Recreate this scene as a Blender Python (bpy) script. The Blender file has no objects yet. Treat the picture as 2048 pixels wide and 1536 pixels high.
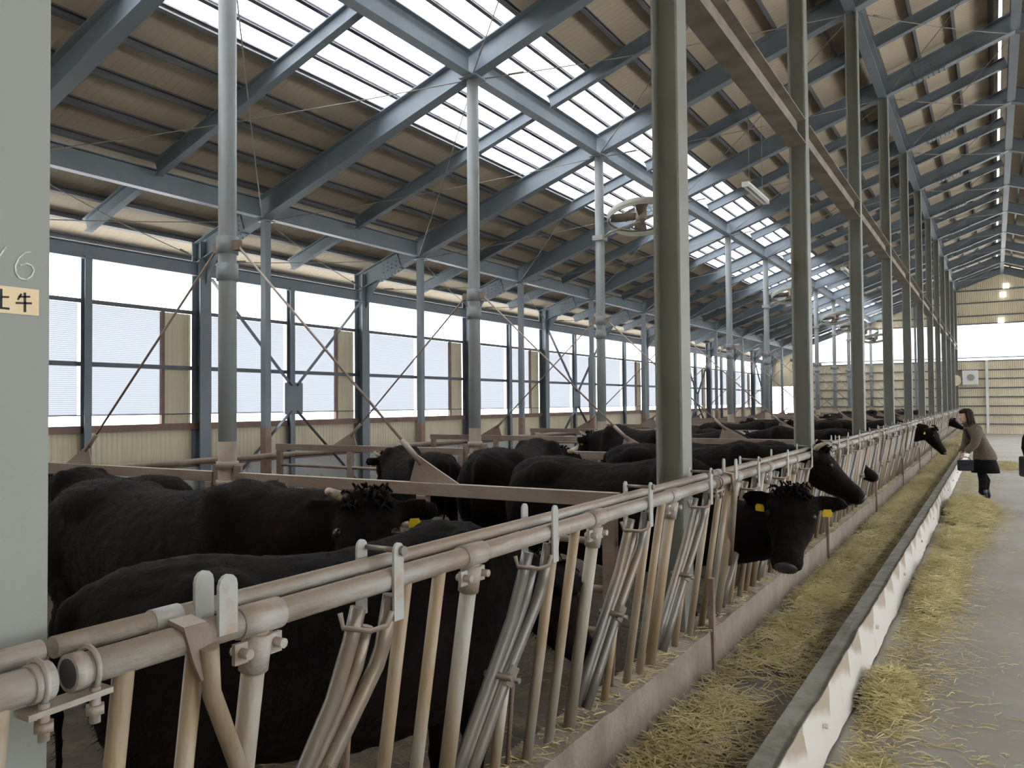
import bpy, bmesh, math, random
from mathutils import Vector, Matrix, noise
random.seed(7)
R = math.radians
sc = bpy.context.scene
COL = sc.collection
V = Vector

# ------------------------------------------------------------------ camera
CAM_F = 1600.0
yaw, pitch, roll = R(31.1), R(1.45), R(-0.5)
fwd = V((-math.sin(yaw)*math.cos(pitch), math.cos(yaw)*math.cos(pitch), math.sin(pitch)))
rt0 = V((math.cos(yaw), math.sin(yaw), 0)); up0 = rt0.cross(fwd)
rt = rt0*math.cos(roll)+up0*math.sin(roll); up = up0*math.cos(roll)-rt0*math.sin(roll)
cd = bpy.data.cameras.new('camera'); cam = bpy.data.objects.new('camera', cd); COL.objects.link(cam)
cd.sensor_fit = 'HORIZONTAL'; cd.sensor_width = 36.0; cd.lens = 36.0*CAM_F/2048; cd.clip_start = 0.05; cd.clip_end = 500
cam.matrix_world = Matrix(((rt.x, up.x, -fwd.x, 0), (rt.y, up.y, -fwd.y, 0), (rt.z, up.z, -fwd.z, 1.6), (0, 0, 0, 1)))
sc.camera = cam
# ------------------------------------------------------------------ sky and exposure
w = bpy.data.worlds.new('overcast'); sc.world = w; w.use_nodes = True
bgn = w.node_tree.nodes['Background']; bgn.inputs['Color'].default_value = (0.95, 0.98, 1.0, 1); bgn.inputs['Strength'].default_value = 3.2
sl = bpy.data.lights.new('sun', 'SUN'); sl.energy = 12.0; sl.angle = R(12); sl.color = (1.0, 0.97, 0.90)
sun = bpy.data.objects.new('sun', sl); COL.objects.link(sun); sun.rotation_euler = (R(8), R(46), 0)   # veiled sun over the right-hand roof slope
sc.view_settings.view_transform = 'Standard'; sc.view_settings.look = 'None'
sc.view_settings.gamma = 1; sc.view_settings.exposure = 0.95
try: sc.view_settings.use_curve_mapping = False
except Exception: pass
sc.cycles.diffuse_bounces = 6; sc.cycles.max_bounces = 10; sc.cycles.transmission_bounces = 6; sc.cycles.transparent_max_bounces = 8
sc.cycles.sample_clamp_indirect = 6.0
try: sc.cycles.use_denoising = True
except Exception: pass

# ------------------------------------------------------------------ materials
def mat(name, base, second=None, scale=4.0, amount=0.5, rough=0.65, metal=0.0, bump=0.0, bscale=60, detail=5, stretch=None, lo=0.4, hi=0.62, dust=None, third=None, spec=0.5):
    m = bpy.data.materials.new(name); m.use_nodes = True
    nt = m.node_tree; N = nt.nodes; L = nt.links; b = N['Principled BSDF']
    b.inputs['Roughness'].default_value = rough; b.inputs['Metallic'].default_value = metal
    b.inputs['Specular IOR Level'].default_value = spec
    b.inputs['Base Color'].default_value = (*base, 1)
    tc = N.new('ShaderNodeTexCoord'); mp = N.new('ShaderNodeMapping'); L.new(tc.outputs['Object'], mp.inputs['Vector'])
    oi = N.new('ShaderNodeObjectInfo'); ml = N.new('ShaderNodeMath'); ml.operation = 'MULTIPLY'; ml.inputs[1].default_value = 37.0
    L.new(oi.outputs['Random'], ml.inputs[0]); cb = N.new('ShaderNodeCombineXYZ'); L.new(ml.outputs[0], cb.inputs[0]); L.new(ml.outputs[0], cb.inputs[1])
    L.new(cb.outputs[0], mp.inputs['Location'])
    if stretch: mp.inputs['Scale'].default_value = stretch
    col = None
    def layer(prev, c2, sc_, lo_, hi_, am):
        nz = N.new('ShaderNodeTexNoise'); nz.inputs['Scale'].default_value = sc_; nz.inputs['Detail'].default_value = detail; nz.inputs['Roughness'].default_value = 0.6
        L.new(mp.outputs[0], nz.inputs['Vector'])
        r = N.new('ShaderNodeValToRGB'); r.color_ramp.elements[0].position = lo_; r.color_ramp.elements[1].position = hi_
        r.color_ramp.elements[1].color = (am, am, am, 1); L.new(nz.outputs[0], r.inputs[0])
        mx = N.new('ShaderNodeMix'); mx.data_type = 'RGBA'; L.new(r.outputs[0], mx.inputs[0])
        if prev is None: mx.inputs[6].default_value = (*base, 1)
        else: L.new(prev, mx.inputs[6])
        mx.inputs[7].default_value = (*c2, 1)
        return mx.outputs[2]
    if second: col = layer(col, second, scale, lo, hi, amount)
    if third: col = layer(col, third[0], third[1], third[2], third[3], third[4])
    if dust:   # dust settled on the upward faces
        g = N.new('ShaderNodeNewGeometry'); sx = N.new('ShaderNodeSeparateXYZ'); L.new(g.outputs['Normal'], sx.inputs[0])
        mr = N.new('ShaderNodeMapRange'); mr.inputs[1].default_value = 0.15; mr.inputs[2].default_value = 0.85; mr.inputs[4].default_value = dust[1]; L.new(sx.outputs[2], mr.inputs[0])
        mx = N.new('ShaderNodeMix'); mx.data_type = 'RGBA'; L.new(mr.outputs[0], mx.inputs[0])
        if col is None: mx.inputs[6].default_value = (*base, 1)
        else: L.new(col, mx.inputs[6])
        mx.inputs[7].default_value = (*dust[0], 1); col = mx.outputs[2]
    if col is not None: L.new(col, b.inputs['Base Color'])
    if bump:
        nz = N.new('ShaderNodeTexNoise'); nz.inputs['Scale'].default_value = bscale; nz.inputs['Detail'].default_value = 3
        L.new(mp.outputs[0], nz.inputs['Vector'])
        bp = N.new('ShaderNodeBump'); bp.inputs['Strength'].default_value = bump; bp.inputs['Distance'].default_value = 0.01
        L.new(nz.outputs[0], bp.inputs['Height']); L.new(bp.outputs[0], b.inputs['Normal'])
    return m

M = {}
M['post'] = mat('painted_post', (0.245, 0.255, 0.23), (0.20, 0.16, 0.12), 2.2, 0.55, 0.55, bump=0.15, bscale=90, lo=0.5, hi=0.72)
M['post0'] = mat('chalky_post_paint', (0.29, 0.31, 0.285), (0.33, 0.26, 0.19), 9, 0.5, 0.6, bump=0.06, bscale=140, lo=0.62, hi=0.75)
M['pipe_post'] = mat('galvanised_pipe_post', (0.215, 0.24, 0.25), (0.20, 0.185, 0.165), 3.0, 0.5, 0.5, bump=0.1)
M['steel'] = mat('blue_grey_steel', (0.17, 0.205, 0.24), (0.135, 0.16, 0.185), 1.5, 0.6, 0.5, bump=0.05)
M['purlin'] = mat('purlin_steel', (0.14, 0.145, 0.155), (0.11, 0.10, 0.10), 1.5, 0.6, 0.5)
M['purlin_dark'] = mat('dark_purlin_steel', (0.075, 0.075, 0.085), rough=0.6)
M['beam_brown'] = mat('dusty_brown_steel', (0.27, 0.235, 0.19), (0.16, 0.13, 0.105), 3, 0.8, 0.7, dust=((0.05, 0.045, 0.035), 0.8))
M['rail'] = mat('dusty_galvanised_rail', (0.42, 0.41, 0.385), (0.27, 0.20, 0.145), 7, 0.85, 0.5, bump=0.3, bscale=80, lo=0.42, hi=0.6, dust=((0.28, 0.205, 0.145), 0.85), stretch=(1, 0.35, 1))
M['bar'] = mat('worn_galvanised_bar', (0.41, 0.405, 0.36), (0.33, 0.225, 0.12), 5, 0.9, 0.42, bump=0.2, bscale=80, lo=0.36, hi=0.56, stretch=(1, 1, 0.25), third=((0.16, 0.14, 0.12), 3, 0.5, 0.75, 0.7))
M['lock'] = mat('rubbed_steel_lock_bar', (0.19, 0.18, 0.17), (0.26, 0.20, 0.14), 4, 0.8, 0.34, metal=0.35, bump=0.1, bscale=60, stretch=(1, 1, 0.25), lo=0.45, hi=0.65)
M['lever'] = mat('grey_lever_plate', (0.40, 0.41, 0.39), (0.34, 0.20, 0.12), 9, 0.7, 0.5, lo=0.55, hi=0.7)
M['rusty'] = mat('rusty_gate', (0.185, 0.125, 0.095), (0.29, 0.24, 0.195), 3, 0.7, 0.75, bump=0.3, bscale=60, dust=((0.46, 0.40, 0.33), 0.8), stretch=(0.5, 1, 1))
M['rustpipe'] = mat('rust_stained_pipe', (0.30, 0.245, 0.19), (0.22, 0.15, 0.105), 4, 0.8, 0.7, bump=0.2)
M['rustpost'] = mat('rusty_foot', (0.22, 0.125, 0.085), (0.30, 0.24, 0.2), 5, 0.6, 0.8, bump=0.3)
M['roof'] = mat('tan_roof_lining', (0.53, 0.445, 0.335), (0.44, 0.365, 0.27), 0.8, 0.6, 0.8, stretch=(1, 0.3, 1))
M['siding'] = mat('cream_siding', (0.70, 0.62, 0.44), (0.58, 0.50, 0.36), 1.2, 0.6, 0.55, stretch=(1, 1, 0.4))
M['concrete_wall'] = mat('stained_white_concrete', (0.50, 0.51, 0.50), (0.10, 0.09, 0.08), 4, 0.7, 0.8, lo=0.58, hi=0.72, bump=0.3)
M['sill'] = mat('manger_concrete', (0.235, 0.19, 0.15), (0.33, 0.29, 0.24), 6, 0.7, 0.85, bump=0.6, bscale=40, lo=0.45, hi=0.7, third=((0.15, 0.11, 0.085), 2.2, 0.5, 0.75, 0.6))
M['kerb'] = mat('kerb_concrete', (0.30, 0.29, 0.25), (0.16, 0.15, 0.12), 7, 0.8, 0.85, bump=0.6, bscale=50)
M['trim'] = mat('brown_trim', (0.22, 0.13, 0.10), (0.15, 0.09, 0.08), 3, 0.6, 0.6)
M['mullion'] = mat('dark_mullion', (0.10, 0.115, 0.14), (0.08, 0.09, 0.10), 3, 0.5, 0.45)
M['bedding'] = mat('dark_bedding', (0.055, 0.042, 0.028), (0.16, 0.12, 0.06), 5, 0.7, 0.9, bump=1.0, bscale=30, lo=0.5, hi=0.7)
M['hay'] = mat('hay_strands', (0.64, 0.55, 0.30), (0.44, 0.37, 0.18), 3, 0.9, 0.7, lo=0.35, hi=0.6)
M['straw_dark'] = mat('soiled_straw', (0.22, 0.18, 0.09), (0.12, 0.09, 0.05), 3, 0.9, 0.8)
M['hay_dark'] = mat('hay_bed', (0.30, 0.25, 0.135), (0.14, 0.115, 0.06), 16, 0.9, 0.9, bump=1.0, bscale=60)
M['dirt'] = mat('trough_floor', (0.22, 0.20, 0.17), (0.12, 0.10, 0.075), 5, 0.8, 0.8, bump=0.5, bscale=60, third=((0.30, 0.25, 0.12), 25, 0.55, 0.65, 0.6))
M['white'] = mat('white_enamel', (0.72, 0.73, 0.71), (0.5, 0.45, 0.36), 8, 0.5, 0.4, lo=0.55, hi=0.8)
M['fan'] = mat('fan_metal', (0.27, 0.29, 0.26), (0.32, 0.28, 0.2), 5, 0.6, 0.4)
M['fan_blade'] = mat('fan_blade', (0.42, 0.34, 0.28), (0.3, 0.25, 0.2), 5, 0.6, 0.5)
M['tag'] = mat('yellow_ear_tag', (0.85, 0.60, 0.02), (0.75, 0.52, 0.05), 30, 0.4, 0.45)
M['horn'] = mat('cattle_horn', (0.50, 0.42, 0.30), (0.16, 0.13, 0.10), 9, 0.8, 0.5)
M['lit'] = mat('lit_lamp', (0.9, 0.9, 0.88)); M['lit'].node_tree.nodes['Principled BSDF'].inputs['Emission Color'].default_value = (1, 1, 1, 1); M['lit'].node_tree.nodes['Principled BSDF'].inputs['Emission Strength'].default_value = 0.8
M['wire'] = mat('dull_rod', (0.24, 0.22, 0.19), (0.17, 0.15, 0.13), 2, 0.6, 0.6)
M['eye'] = mat('dark_wet_eye', (0.012, 0.009, 0.008), rough=0.3, spec=0.4)
M['muzzle'] = mat('dark_wet_muzzle', (0.035, 0.032, 0.035), rough=0.35)
M['skin'] = mat('skin', (0.62, 0.40, 0.30), (0.55, 0.33, 0.25), 12, 0.4, 0.55)
M['hair'] = mat('dark_brown_hair', (0.016, 0.009, 0.007), (0.035, 0.018, 0.013), 14, 0.7, 0.6, spec=0.15, stretch=(4, 4, 0.5), bump=0.5, bscale=50)
M['tweed'] = mat('brown_tweed', (0.115, 0.088, 0.062), (0.165, 0.135, 0.105), 60, 0.8, 0.9, bump=0.4, bscale=200)
M['fur_collar'] = mat('dark_collar', (0.05, 0.03, 0.032), (0.09, 0.05, 0.045), 40, 0.7, 0.9, bump=0.8, bscale=90)
M['black_cloth'] = mat('black_cloth', (0.006, 0.006, 0.007), (0.010, 0.010, 0.012), 20, 0.5, 0.9, spec=0.15)
M['black_leather'] = mat('black_leather', (0.009, 0.009, 0.013), (0.018, 0.018, 0.028), 10, 0.5, 0.4, spec=0.3)
M['sticker'] = mat('cream_sticker', (0.80, 0.66, 0.42), (0.7, 0.52, 0.3), 8, 0.5, 0.6)
M['ink'] = mat('black_ink', (0.03, 0.025, 0.03), rough=0.7)
M['chalk'] = mat('white_chalk', (0.66, 0.70, 0.64), (0.45, 0.49, 0.44), 60, 0.9, 0.9, lo=0.45, hi=0.55)
M['bolt'] = mat('zinc_bolt', (0.26, 0.24, 0.22), (0.2, 0.14, 0.10), 20, 0.6, 0.4, metal=0.5)
M['ground_out'] = mat('pale_yard', (0.82, 0.82, 0.82), (0.72, 0.72, 0.70), 0.4, 0.6, 0.9)
M['pipe_end_shade'] = mat('pipe_end_shade', (0.06, 0.06, 0.065), rough=0.8)  # near-black standing in for the shade inside a hollow rail end

def cow_mat():
    m = mat('black_cattle_coat', (0.0048, 0.0036, 0.0034), (0.015, 0.0088, 0.006), 3.0, 0.8, 0.7, lo=0.42, hi=0.72, spec=0.08)
    nt = m.node_tree; N = nt.nodes; L = nt.links; b = N['Principled BSDF']
    tc = N.new('ShaderNodeTexCoord'); mp = N.new('ShaderNodeMapping'); mp.inputs['Scale'].default_value = (18, 60, 18); L.new(tc.outputs['Object'], mp.inputs[0])
    nz = N.new('ShaderNodeTexNoise'); nz.inputs['Scale'].default_value = 2.2; nz.inputs['Detail'].default_value = 6; nz.inputs['Roughness'].default_value = 0.7; L.new(mp.outputs[0], nz.inputs['Vector'])
    bp = N.new('ShaderNodeBump'); bp.inputs['Strength'].default_value = 0.8; bp.inputs['Distance'].default_value = 0.012
    L.new(nz.outputs[0], bp.inputs['Height']); L.new(bp.outputs[0], b.inputs['Normal'])
    b.inputs['Sheen Weight'].default_value = 0.03; b.inputs['Sheen Roughness'].default_value = 0.5; b.inputs['Sheen Tint'].default_value = (0.35, 0.25, 0.2, 1)
    return m
M['cow'] = cow_mat()

def floor_mat():
    m = mat('aisle_concrete', (0.33, 0.31, 0.265), (0.235, 0.215, 0.18), 0.9, 0.8, 0.5, lo=0.38, hi=0.65, bump=0.12, bscale=70, third=((0.40, 0.34, 0.20), 55, 0.60, 0.68, 0.5), spec=0.5)
    return m
M['aisle'] = floor_mat()

def translucent(name, colr, transp=0.15, rib=None):
    m = bpy.data.materials.new(name); m.use_nodes = True; nt = m.node_tree; N = nt.nodes; L = nt.links
    N.remove(N['Principled BSDF']); out = N['Material Output']
    t = N.new('ShaderNodeBsdfTranslucent'); t.inputs[0].default_value = (*colr, 1)
    d = N.new('ShaderNodeBsdfDiffuse'); d.inputs[0].default_value = (*[c*0.8 for c in colr], 1)
    tr = N.new('ShaderNodeBsdfTransparent'); tr.inputs[0].default_value = (*colr, 1)
    m1 = N.new('ShaderNodeMixShader'); m1.inputs[0].default_value = 0.15; L.new(t.outputs[0], m1.inputs[1]); L.new(d.outputs[0], m1.inputs[2])
    m2 = N.new('ShaderNodeMixShader'); m2.inputs[0].default_value = transp; L.new(m1.outputs[0], m2.inputs[1]); L.new(tr.outputs[0], m2.inputs[2])
    L.new(m2.outputs[0], out.inputs[0])
    if rib:
        tc = N.new('ShaderNodeTexCoord'); wv = N.new('ShaderNodeTexWave'); wv.bands_direction = rib[0]; wv.inputs['Scale'].default_value = rib[1]; wv.inputs['Distortion'].default_value = 0.3
        L.new(tc.outputs['Object'], wv.inputs[0])
        mx = N.new('ShaderNodeMix'); mx.data_type = 'RGBA'; L.new(wv.outputs['Fac'], mx.inputs[0])
        mx.inputs[6].default_value = (*[c*0.72 for c in colr], 1); mx.inputs[7].default_value = (*colr, 1)
        L.new(mx.outputs[2], t.inputs[0]); L.new(mx.outputs[2], tr.inputs[0])
    return m
M['skylight'] = translucent('frp_skylight', (0.93, 0.94, 0.97), 0.06)
M['seam'] = translucent('frp_seam', (0.62, 0.63, 0.68), 0.1)
M['poly'] = translucent('ribbed_polycarbonate', (0.50, 0.515, 0.545), 0.08, ('Z', 12))

# ------------------------------------------------------------------ mesh helper
class MB:
    def __init__(s): s.v = []; s.f = []; s.sm = []
    def add(s, vs, fs, smooth=False):
        o = len(s.v); s.v += [tuple(p) for p in vs]; s.f += [tuple(i+o for i in f) for f in fs]; s.sm += [smooth]*len(fs); return s
    def box(s, x0, x1, y0, y1, z0, z1):
        vs = [(x, y, z) for z in (z0, z1) for y in (y0, y1) for x in (x0, x1)]
        return s.add(vs, [(0, 2, 3, 1), (4, 5, 7, 6), (0, 1, 5, 4), (2, 6, 7, 3), (0, 4, 6, 2), (1, 3, 7, 5)])
    def bar(s, a, b, wd, h, upv=(0, 0, 1), off=(0, 0)):
        """prism from a to b, wd across, h along upv; off shifts (side, up)"""
        a = V(a); b = V(b); d = (b-a).normalized(); side = d.cross(V(upv))
        if side.length < 1e-5: side = d.cross(V((0, 1, 0)))
        side.normalize(); u = side.cross(d).normalized()
        o = side*off[0]+u*off[1]; vs = []
        for p in (a, b):
            for i, j in ((-1, -1), (1, -1), (1, 1), (-1, 1)): vs.append(p+o+side*(i*wd/2)+u*(j*h/2))
        return s.add(vs, [(0, 3, 2, 1), (4, 5, 6, 7), (0, 1, 5, 4), (1, 2, 6, 5), (2, 3, 7, 6), (3, 0, 4, 7)])
    def hbeam(s, a, b, depth, width, upv=(0, 0, 1), tf=0.014, tw=0.01):
        s.bar(a, b, width, tf, upv, (0, depth/2-tf/2)); s.bar(a, b, width, tf, upv, (0, -depth/2+tf/2)); s.bar(a, b, tw, depth-2*tf+0.002, upv)
        return s
    def channel(s, a, b, depth, width, upv=(0, 0, 1), t=0.006, sgn=1):
        s.bar(a, b, t, depth, upv, (-sgn*(width/2-t/2), 0)); s.bar(a, b, width, t, upv, (0, depth/2-t/2)); s.bar(a, b, width, t, upv, (0, -depth/2+t/2))
        s.bar(a, b, t, 0.02, upv, (sgn*(width/2-t/2), depth/2-0.012)); s.bar(a, b, t, 0.02, upv, (sgn*(width/2-t/2), -depth/2+0.012)); return s
    def tube(s, pts, r, n=12, cap=True, smooth=True):
        pts = [V(p) for p in pts]; rr = r if isinstance(r, (list, tuple)) else [r]*len(pts); rings = []
        d0 = (pts[1]-pts[0]).normalized(); ref = V((0, 0, 1)) if abs(d0.z) < 0.9 else V((1, 0, 0))
        u = d0.cross(ref).normalized()
        o = len(s.v)
        for i, p in enumerate(pts):
            d = ((pts[min(i+1, len(pts)-1)]-pts[max(i-1, 0)])).normalized()
            u = (u-d*u.dot(d)).normalized(); w_ = d.cross(u)
            for k in range(n):
                a = 2*math.pi*k/n; s.v.append(tuple(p+(u*math.cos(a)+w_*math.sin(a))*rr[i]))
        for i in range(len(pts)-1):
            for k in range(n):
                s.f.append((o+i*n+k, o+i*n+(k+1) % n, o+(i+1)*n+(k+1) % n, o+(i+1)*n+k)); s.sm.append(smooth)
        if cap:
            s.f.append(tuple(o+k for k in reversed(range(n)))); s.sm.append(False)
            e = o+(len(pts)-1)*n; s.f.append(tuple(e+k for k in range(n))); s.sm.append(False)
        return s
    def rings(s, rs, n=16, cap=True):
        """rs: list of (centre, side vector, up vector, hw, hup, hdown)"""
        o = len(s.v)
        for c, sd, uu, hw, hu, hd in rs:
            c = V(c); sd = V(sd); uu = V(uu)
            for k in range(n):
                a = 2*math.pi*k/n; ca, sa = math.cos(a), math.sin(a)
                s.v.append(tuple(c+sd*(ca*hw)+uu*(sa*(hu if sa > 0 else hd))))
        for i in range(len(rs)-1):
            for k in range(n):
                s.f.append((o+i*n+k, o+i*n+(k+1) % n, o+(i+1)*n+(k+1) % n, o+(i+1)*n+k)); s.sm.append(True)
        if cap:
            s.f.append(tuple(o+k for k in reversed(range(n)))); s.sm.append(True)
            e = o+(len(rs)-1)*n; s.f.append(tuple(e+k for k in range(n))); s.sm.append(True)
        return s
    def ball(s, c, r, n=12, m=8, rot=None):
        c = V(c); r = V(r) if not isinstance(r, (int, float)) else V((r, r, r)); o = len(s.v)
        for i in range(m+1):
            t = math.pi*i/m
            for k in range(n):
                a = 2*math.pi*k/n; p = V((math.sin(t)*math.cos(a)*r.x, math.sin(t)*math.sin(a)*r.y, math.cos(t)*r.z))
                if rot: p = rot @ p
                s.v.append(tuple(c+p))
        for i in range(m):
            for k in range(n): s.f.append((o+i*n+k, o+(i+1)*n+k, o+(i+1)*n+(k+1) % n, o+i*n+(k+1) % n)); s.sm.append(True)
        return s
    def prism(s, poly, origin, ax, ay, th):
        """polygon (2d list) in plane ax, ay, extruded th along ax x ay"""
        origin = V(origin); ax = V(ax).normalized(); ay = V(ay).normalized(); nn = ax.cross(ay); k = len(poly)
        vs = [origin+ax*p[0]+ay*p[1]-nn*th/2 for p in poly]+[origin+ax*p[0]+ay*p[1]+nn*th/2 for p in poly]
        return s.add(vs, [tuple(reversed(range(k))), tuple(range(k, 2*k))]+[(i, (i+1) % k, k+(i+1) % k, k+i) for i in range(k)])
    def mesh(s, name, m):
        me = bpy.data.meshes.new(name); me.from_pydata(s.v, [], s.f); me.update()
        me.polygons.foreach_set('use_smooth', s.sm); me.materials.append(m if not isinstance(m, str) else M[m]); return me
    def build(s, name, m, parent=None, bevel=0):
        o = bpy.data.objects.new(name, s.mesh(name, m)); COL.objects.link(o)
        if parent: o.parent = parent
        if bevel: addbevel(o, bevel)
        return o
def addbevel(o, wd):
    b = o.modifiers.new('bevel', 'BEVEL'); b.width = wd; b.segments = 2; b.limit_method = 'ANGLE'; b.angle_limit = R(40)
def link(name, me, parent=None, loc=None):
    o = bpy.data.objects.new(name, me); COL.objects.link(o)
    if parent: o.parent = parent
    if loc: o.location = loc
    return o
def empty(name, loc=(0, 0, 0), rz=0):
    o = bpy.data.objects.new(name, None); COL.objects.link(o); o.location = loc; o.rotation_euler.z = rz; o.empty_display_size = 0.1; return o
def tag(o, label, cat, group=None, kind=None):
    o['label'] = label; o['category'] = cat
    if group: o['group'] = group
    if kind: o['kind'] = kind
    return o
def struct(o): o['kind'] = 'structure'; return o
def copy_tree(o, loc=None, parent=None):
    kids = list(o.children); c = o.copy(); COL.objects.link(c); c.parent = parent
    if loc is not None: c.location = loc
    for k in kids: copy_tree(k, None, c)
    return c
ORD = ['nearest', 'second', 'third', 'fourth', 'fifth', 'sixth', 'seventh', 'eighth', 'ninth', 'tenth', 'eleventh', 'twelfth', 'thirteenth', 'fourteenth', 'fifteenth', 'sixteenth', 'seventeenth', 'eighteenth', 'nineteenth', 'twentieth', 'twenty-first', 'twenty-second', 'twenty-third', 'twenty-fourth', 'twenty-fifth', 'twenty-sixth']
ORDF = ['first']+ORD[1:]
def nth(k): return ORD[k]+' from the camera' if k else 'nearest the camera'

# ------------------------------------------------------------------ layout numbers
D = 3.6
FY = [0.756+D*n for n in range(13)]       # frame positions
Y0, Y1 = -3.4, FY[12]+0.1
XW, XT, XM, XP, XR = -10.3, -8.9, -5.32, -1.56, 0.4
def zb(x): return 7.4+0.35*(x if x <= XR else 2*XR-x)     # underside of the main rafters
SL = math.sqrt(1+0.35**2)
RD = 0.33                                                # rafter depth (vertical)

# ------------------------------------------------------------------ setting: ground, floors, roof, walls
struct(MB().box(-60, 60, -40, 90, -0.35, -0.12).build('floor_yard', 'ground_out'))
# bedding floor of the pens: lumpy
def lumpy(x0, x1, y0, y1, nx, ny, fz, name, m):
    b = MB(); vs = []; fs = []
    for j in range(ny+1):
        for i in range(nx+1):
            x = x0+(x1-x0)*i/nx; y = y0+(y1-y0)*j/ny; vs.append((x, y, fz(x, y)))
    for j in range(ny):
        for i in range(nx): a = j*(nx+1)+i; fs.append((a, a+1, a+nx+2, a+nx+1))
    return b.add(vs, fs, True).build(name, m)
struct(lumpy(XW, -1.52, Y0, Y1, 60, 260, lambda x, y: -0.02+0.035*noise.noise(V((x*2.3, y*2.3, 0))), 'floor_pens', 'bedding'))
struct(MB().box(-0.69, XR*2+0.69, Y0-3, Y1+3, -0.12, 0.0).build('floor_aisle', 'aisle'))
struct(MB().box(XR*2+0.69, 11.1, Y0, Y1, -0.1, 0.0).build('floor_right', 'bedding'))

# roof sheets
def roof_quad(b, x0, x1, y0, y1, dz=0.445, th=0.03):
    z0, z1 = zb(x0)+dz, zb(x1)+dz
    vs = [(x0, y0, z0), (x1, y0, z1), (x1, y1, z1), (x0, y1, z0)]; vs += [(x, y, z+th) for x, y, z in vs]
    b.add(vs, [(0, 3, 2, 1), (4, 5, 6, 7), (0, 1, 5, 4), (1, 2, 6, 5), (2, 3, 7, 6), (3, 0, 4, 7)])
SKL, SKH = -6.76, -4.66
mirror = lambda x: 2*XR-x
def ribs(x0, x1):
    b = MB(); roof_quad(b, x0, x1, Y0-0.6, Y1+0.5)
    y = Y0                                    # pressed ribs running down the slope
    while y < Y1:
        z0, z1 = zb(x0)+0.447, zb(x1)+0.447
        b.bar((x0, y, z0), (x1, y, z1), 0.02, 0.007, (0, 0, 1)); y += 0.1
    return b
struct(ribs(-11.3, SKL).build('ceiling_lower', 'roof')); struct(ribs(SKH, XR-0.22).build('ceiling_upper', 'roof')); struct(ribs(XR-0.17, XR+0.03).build('ceiling_ridge', 'roof'))
struct(ribs(XR+0.05, mirror(SKH)).build('ceiling_upper_right', 'roof')); struct(ribs(mirror(SKL), mirror(-11.3)).build('ceiling_lower_right', 'roof'))
# translucent sheets: one per half bay, with lap seams
wn = 1
ys = [Y0-0.6]; y = FY[0]-0.9-1.8*2
while y < Y1+0.5:
    if y > ys[-1]+0.3: ys.append(y)
    y += 1.8
ys.append(Y1+0.5)
for a, bb in zip(ys[:-1], ys[1:]):
    for sgn in (0, 1):
        x0, x1 = (SKL-0.02, SKH+0.02) if not sgn else (mirror(SKH)-0.02, mirror(SKL)+0.02)
        b = MB(); roof_quad(b, x0, x1, a+0.008, bb-0.008, 0.45, 0.004)
        o = struct(b.build('window_%d' % wn, 'skylight')); wn += 1
        b = MB(); b.bar((x0, a, zb(x0)+0.466), (x1, a, zb(x1)+0.466), 0.045, 0.006); b.build('lap_seam', 'seam', o)

# left long wall --------------------------------------------------
def corrugated(x, y0, y1, z0, z1, pitch=0.075, amp=0.006, axis='y'):
    b = MB(); n = max(2, int((y1-y0)/pitch)*4); vs = []; fs = []
    for i in range(n+1):
        y = y0+(y1-y0)*i/n; o = amp*(1 if i % 4 in (1, 2) else -1)
        for z in (z0, z1): vs.append((x+o, y, z) if axis == 'y' else (y, x+o, z))
        for z in (z0, z1): vs.append((x+o-0.004, y, z) if axis == 'y' else (y, x+o+0.004, z))
    for i in range(n):
        a = i*4; fs += [(a, a+4, a+5, a+1), (a+2, a+3, a+7, a+6)]
    return b.add(vs, fs)
struct(corrugated(XW-0.12, Y0, Y1, 0.72, 1.28).build('wall_left', 'siding'))
struct(MB().box(XW-0.2, XW-0.02, Y0, Y1, -0.1, 0.70).build('wall_left_base', 'concrete_wall'))
struct(MB().box(XW-0.14, XW-0.05, Y0, Y1, 0.70, 0.765).build('trim_1', 'trim'))
struct(MB().box(XW-0.15, XW-0.04, Y0, Y1, 1.265, 1.36).build('trim_2', 'trim'))
struct(MB().box(XW-0.10, XW-0.06, Y0, Y1, 3.0, 3.055).build('trim_3', 'mullion'))
struct(MB().box(XW-0.10, XW-0.06, Y0, Y1, 2.155, 2.215).build('trim_4', 'mullion'))
rod = MB().tube([(XW-0.07, Y0, 1.50), (XW-0.07, Y1, 1.50)], 0.009, 6); struct(rod.build('trim_5', 'mullion'))
for n in range(-1, 12):
    ya = FY[n]+0.1 if n >= 0 else FY[0]-D+0.1; yb = ya+D-0.2
    for (p, q) in ((ya, ya+1.65), (ya+1.75, yb-0.52)):
        for (za, zc) in ((1.5, 2.16), (2.21, 3.0)):
            if n == 11 and p > ya+1: q = yb
            b = MB(); b.box(XW-0.135, XW-0.128, p, q, za, zc)
            struct(b.build('window_%d' % wn, 'poly')); wn += 1
    c = corrugated(XW-0.12, yb-0.50, yb, 1.36, 3.0)
    struct(c.build('wall_left_strip', 'siding'))
    struct(MB().box(XW-0.14, XW-0.08, yb-0.52, yb-0.47, 1.36, 3.0).build('trim_6', 'trim'))
# right long wall, mirrored simply (open upper half)
XRW = mirror(XW)
struct(MB().box(XRW+0.02, XRW+0.2, Y0, Y1, -0.1, 0.7).build('wall_right_base', 'concrete_wall'))
struct(corrugated(XRW+0.12, Y0, Y1, 0.70, 1.36).build('wall_right', 'siding'))
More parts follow.
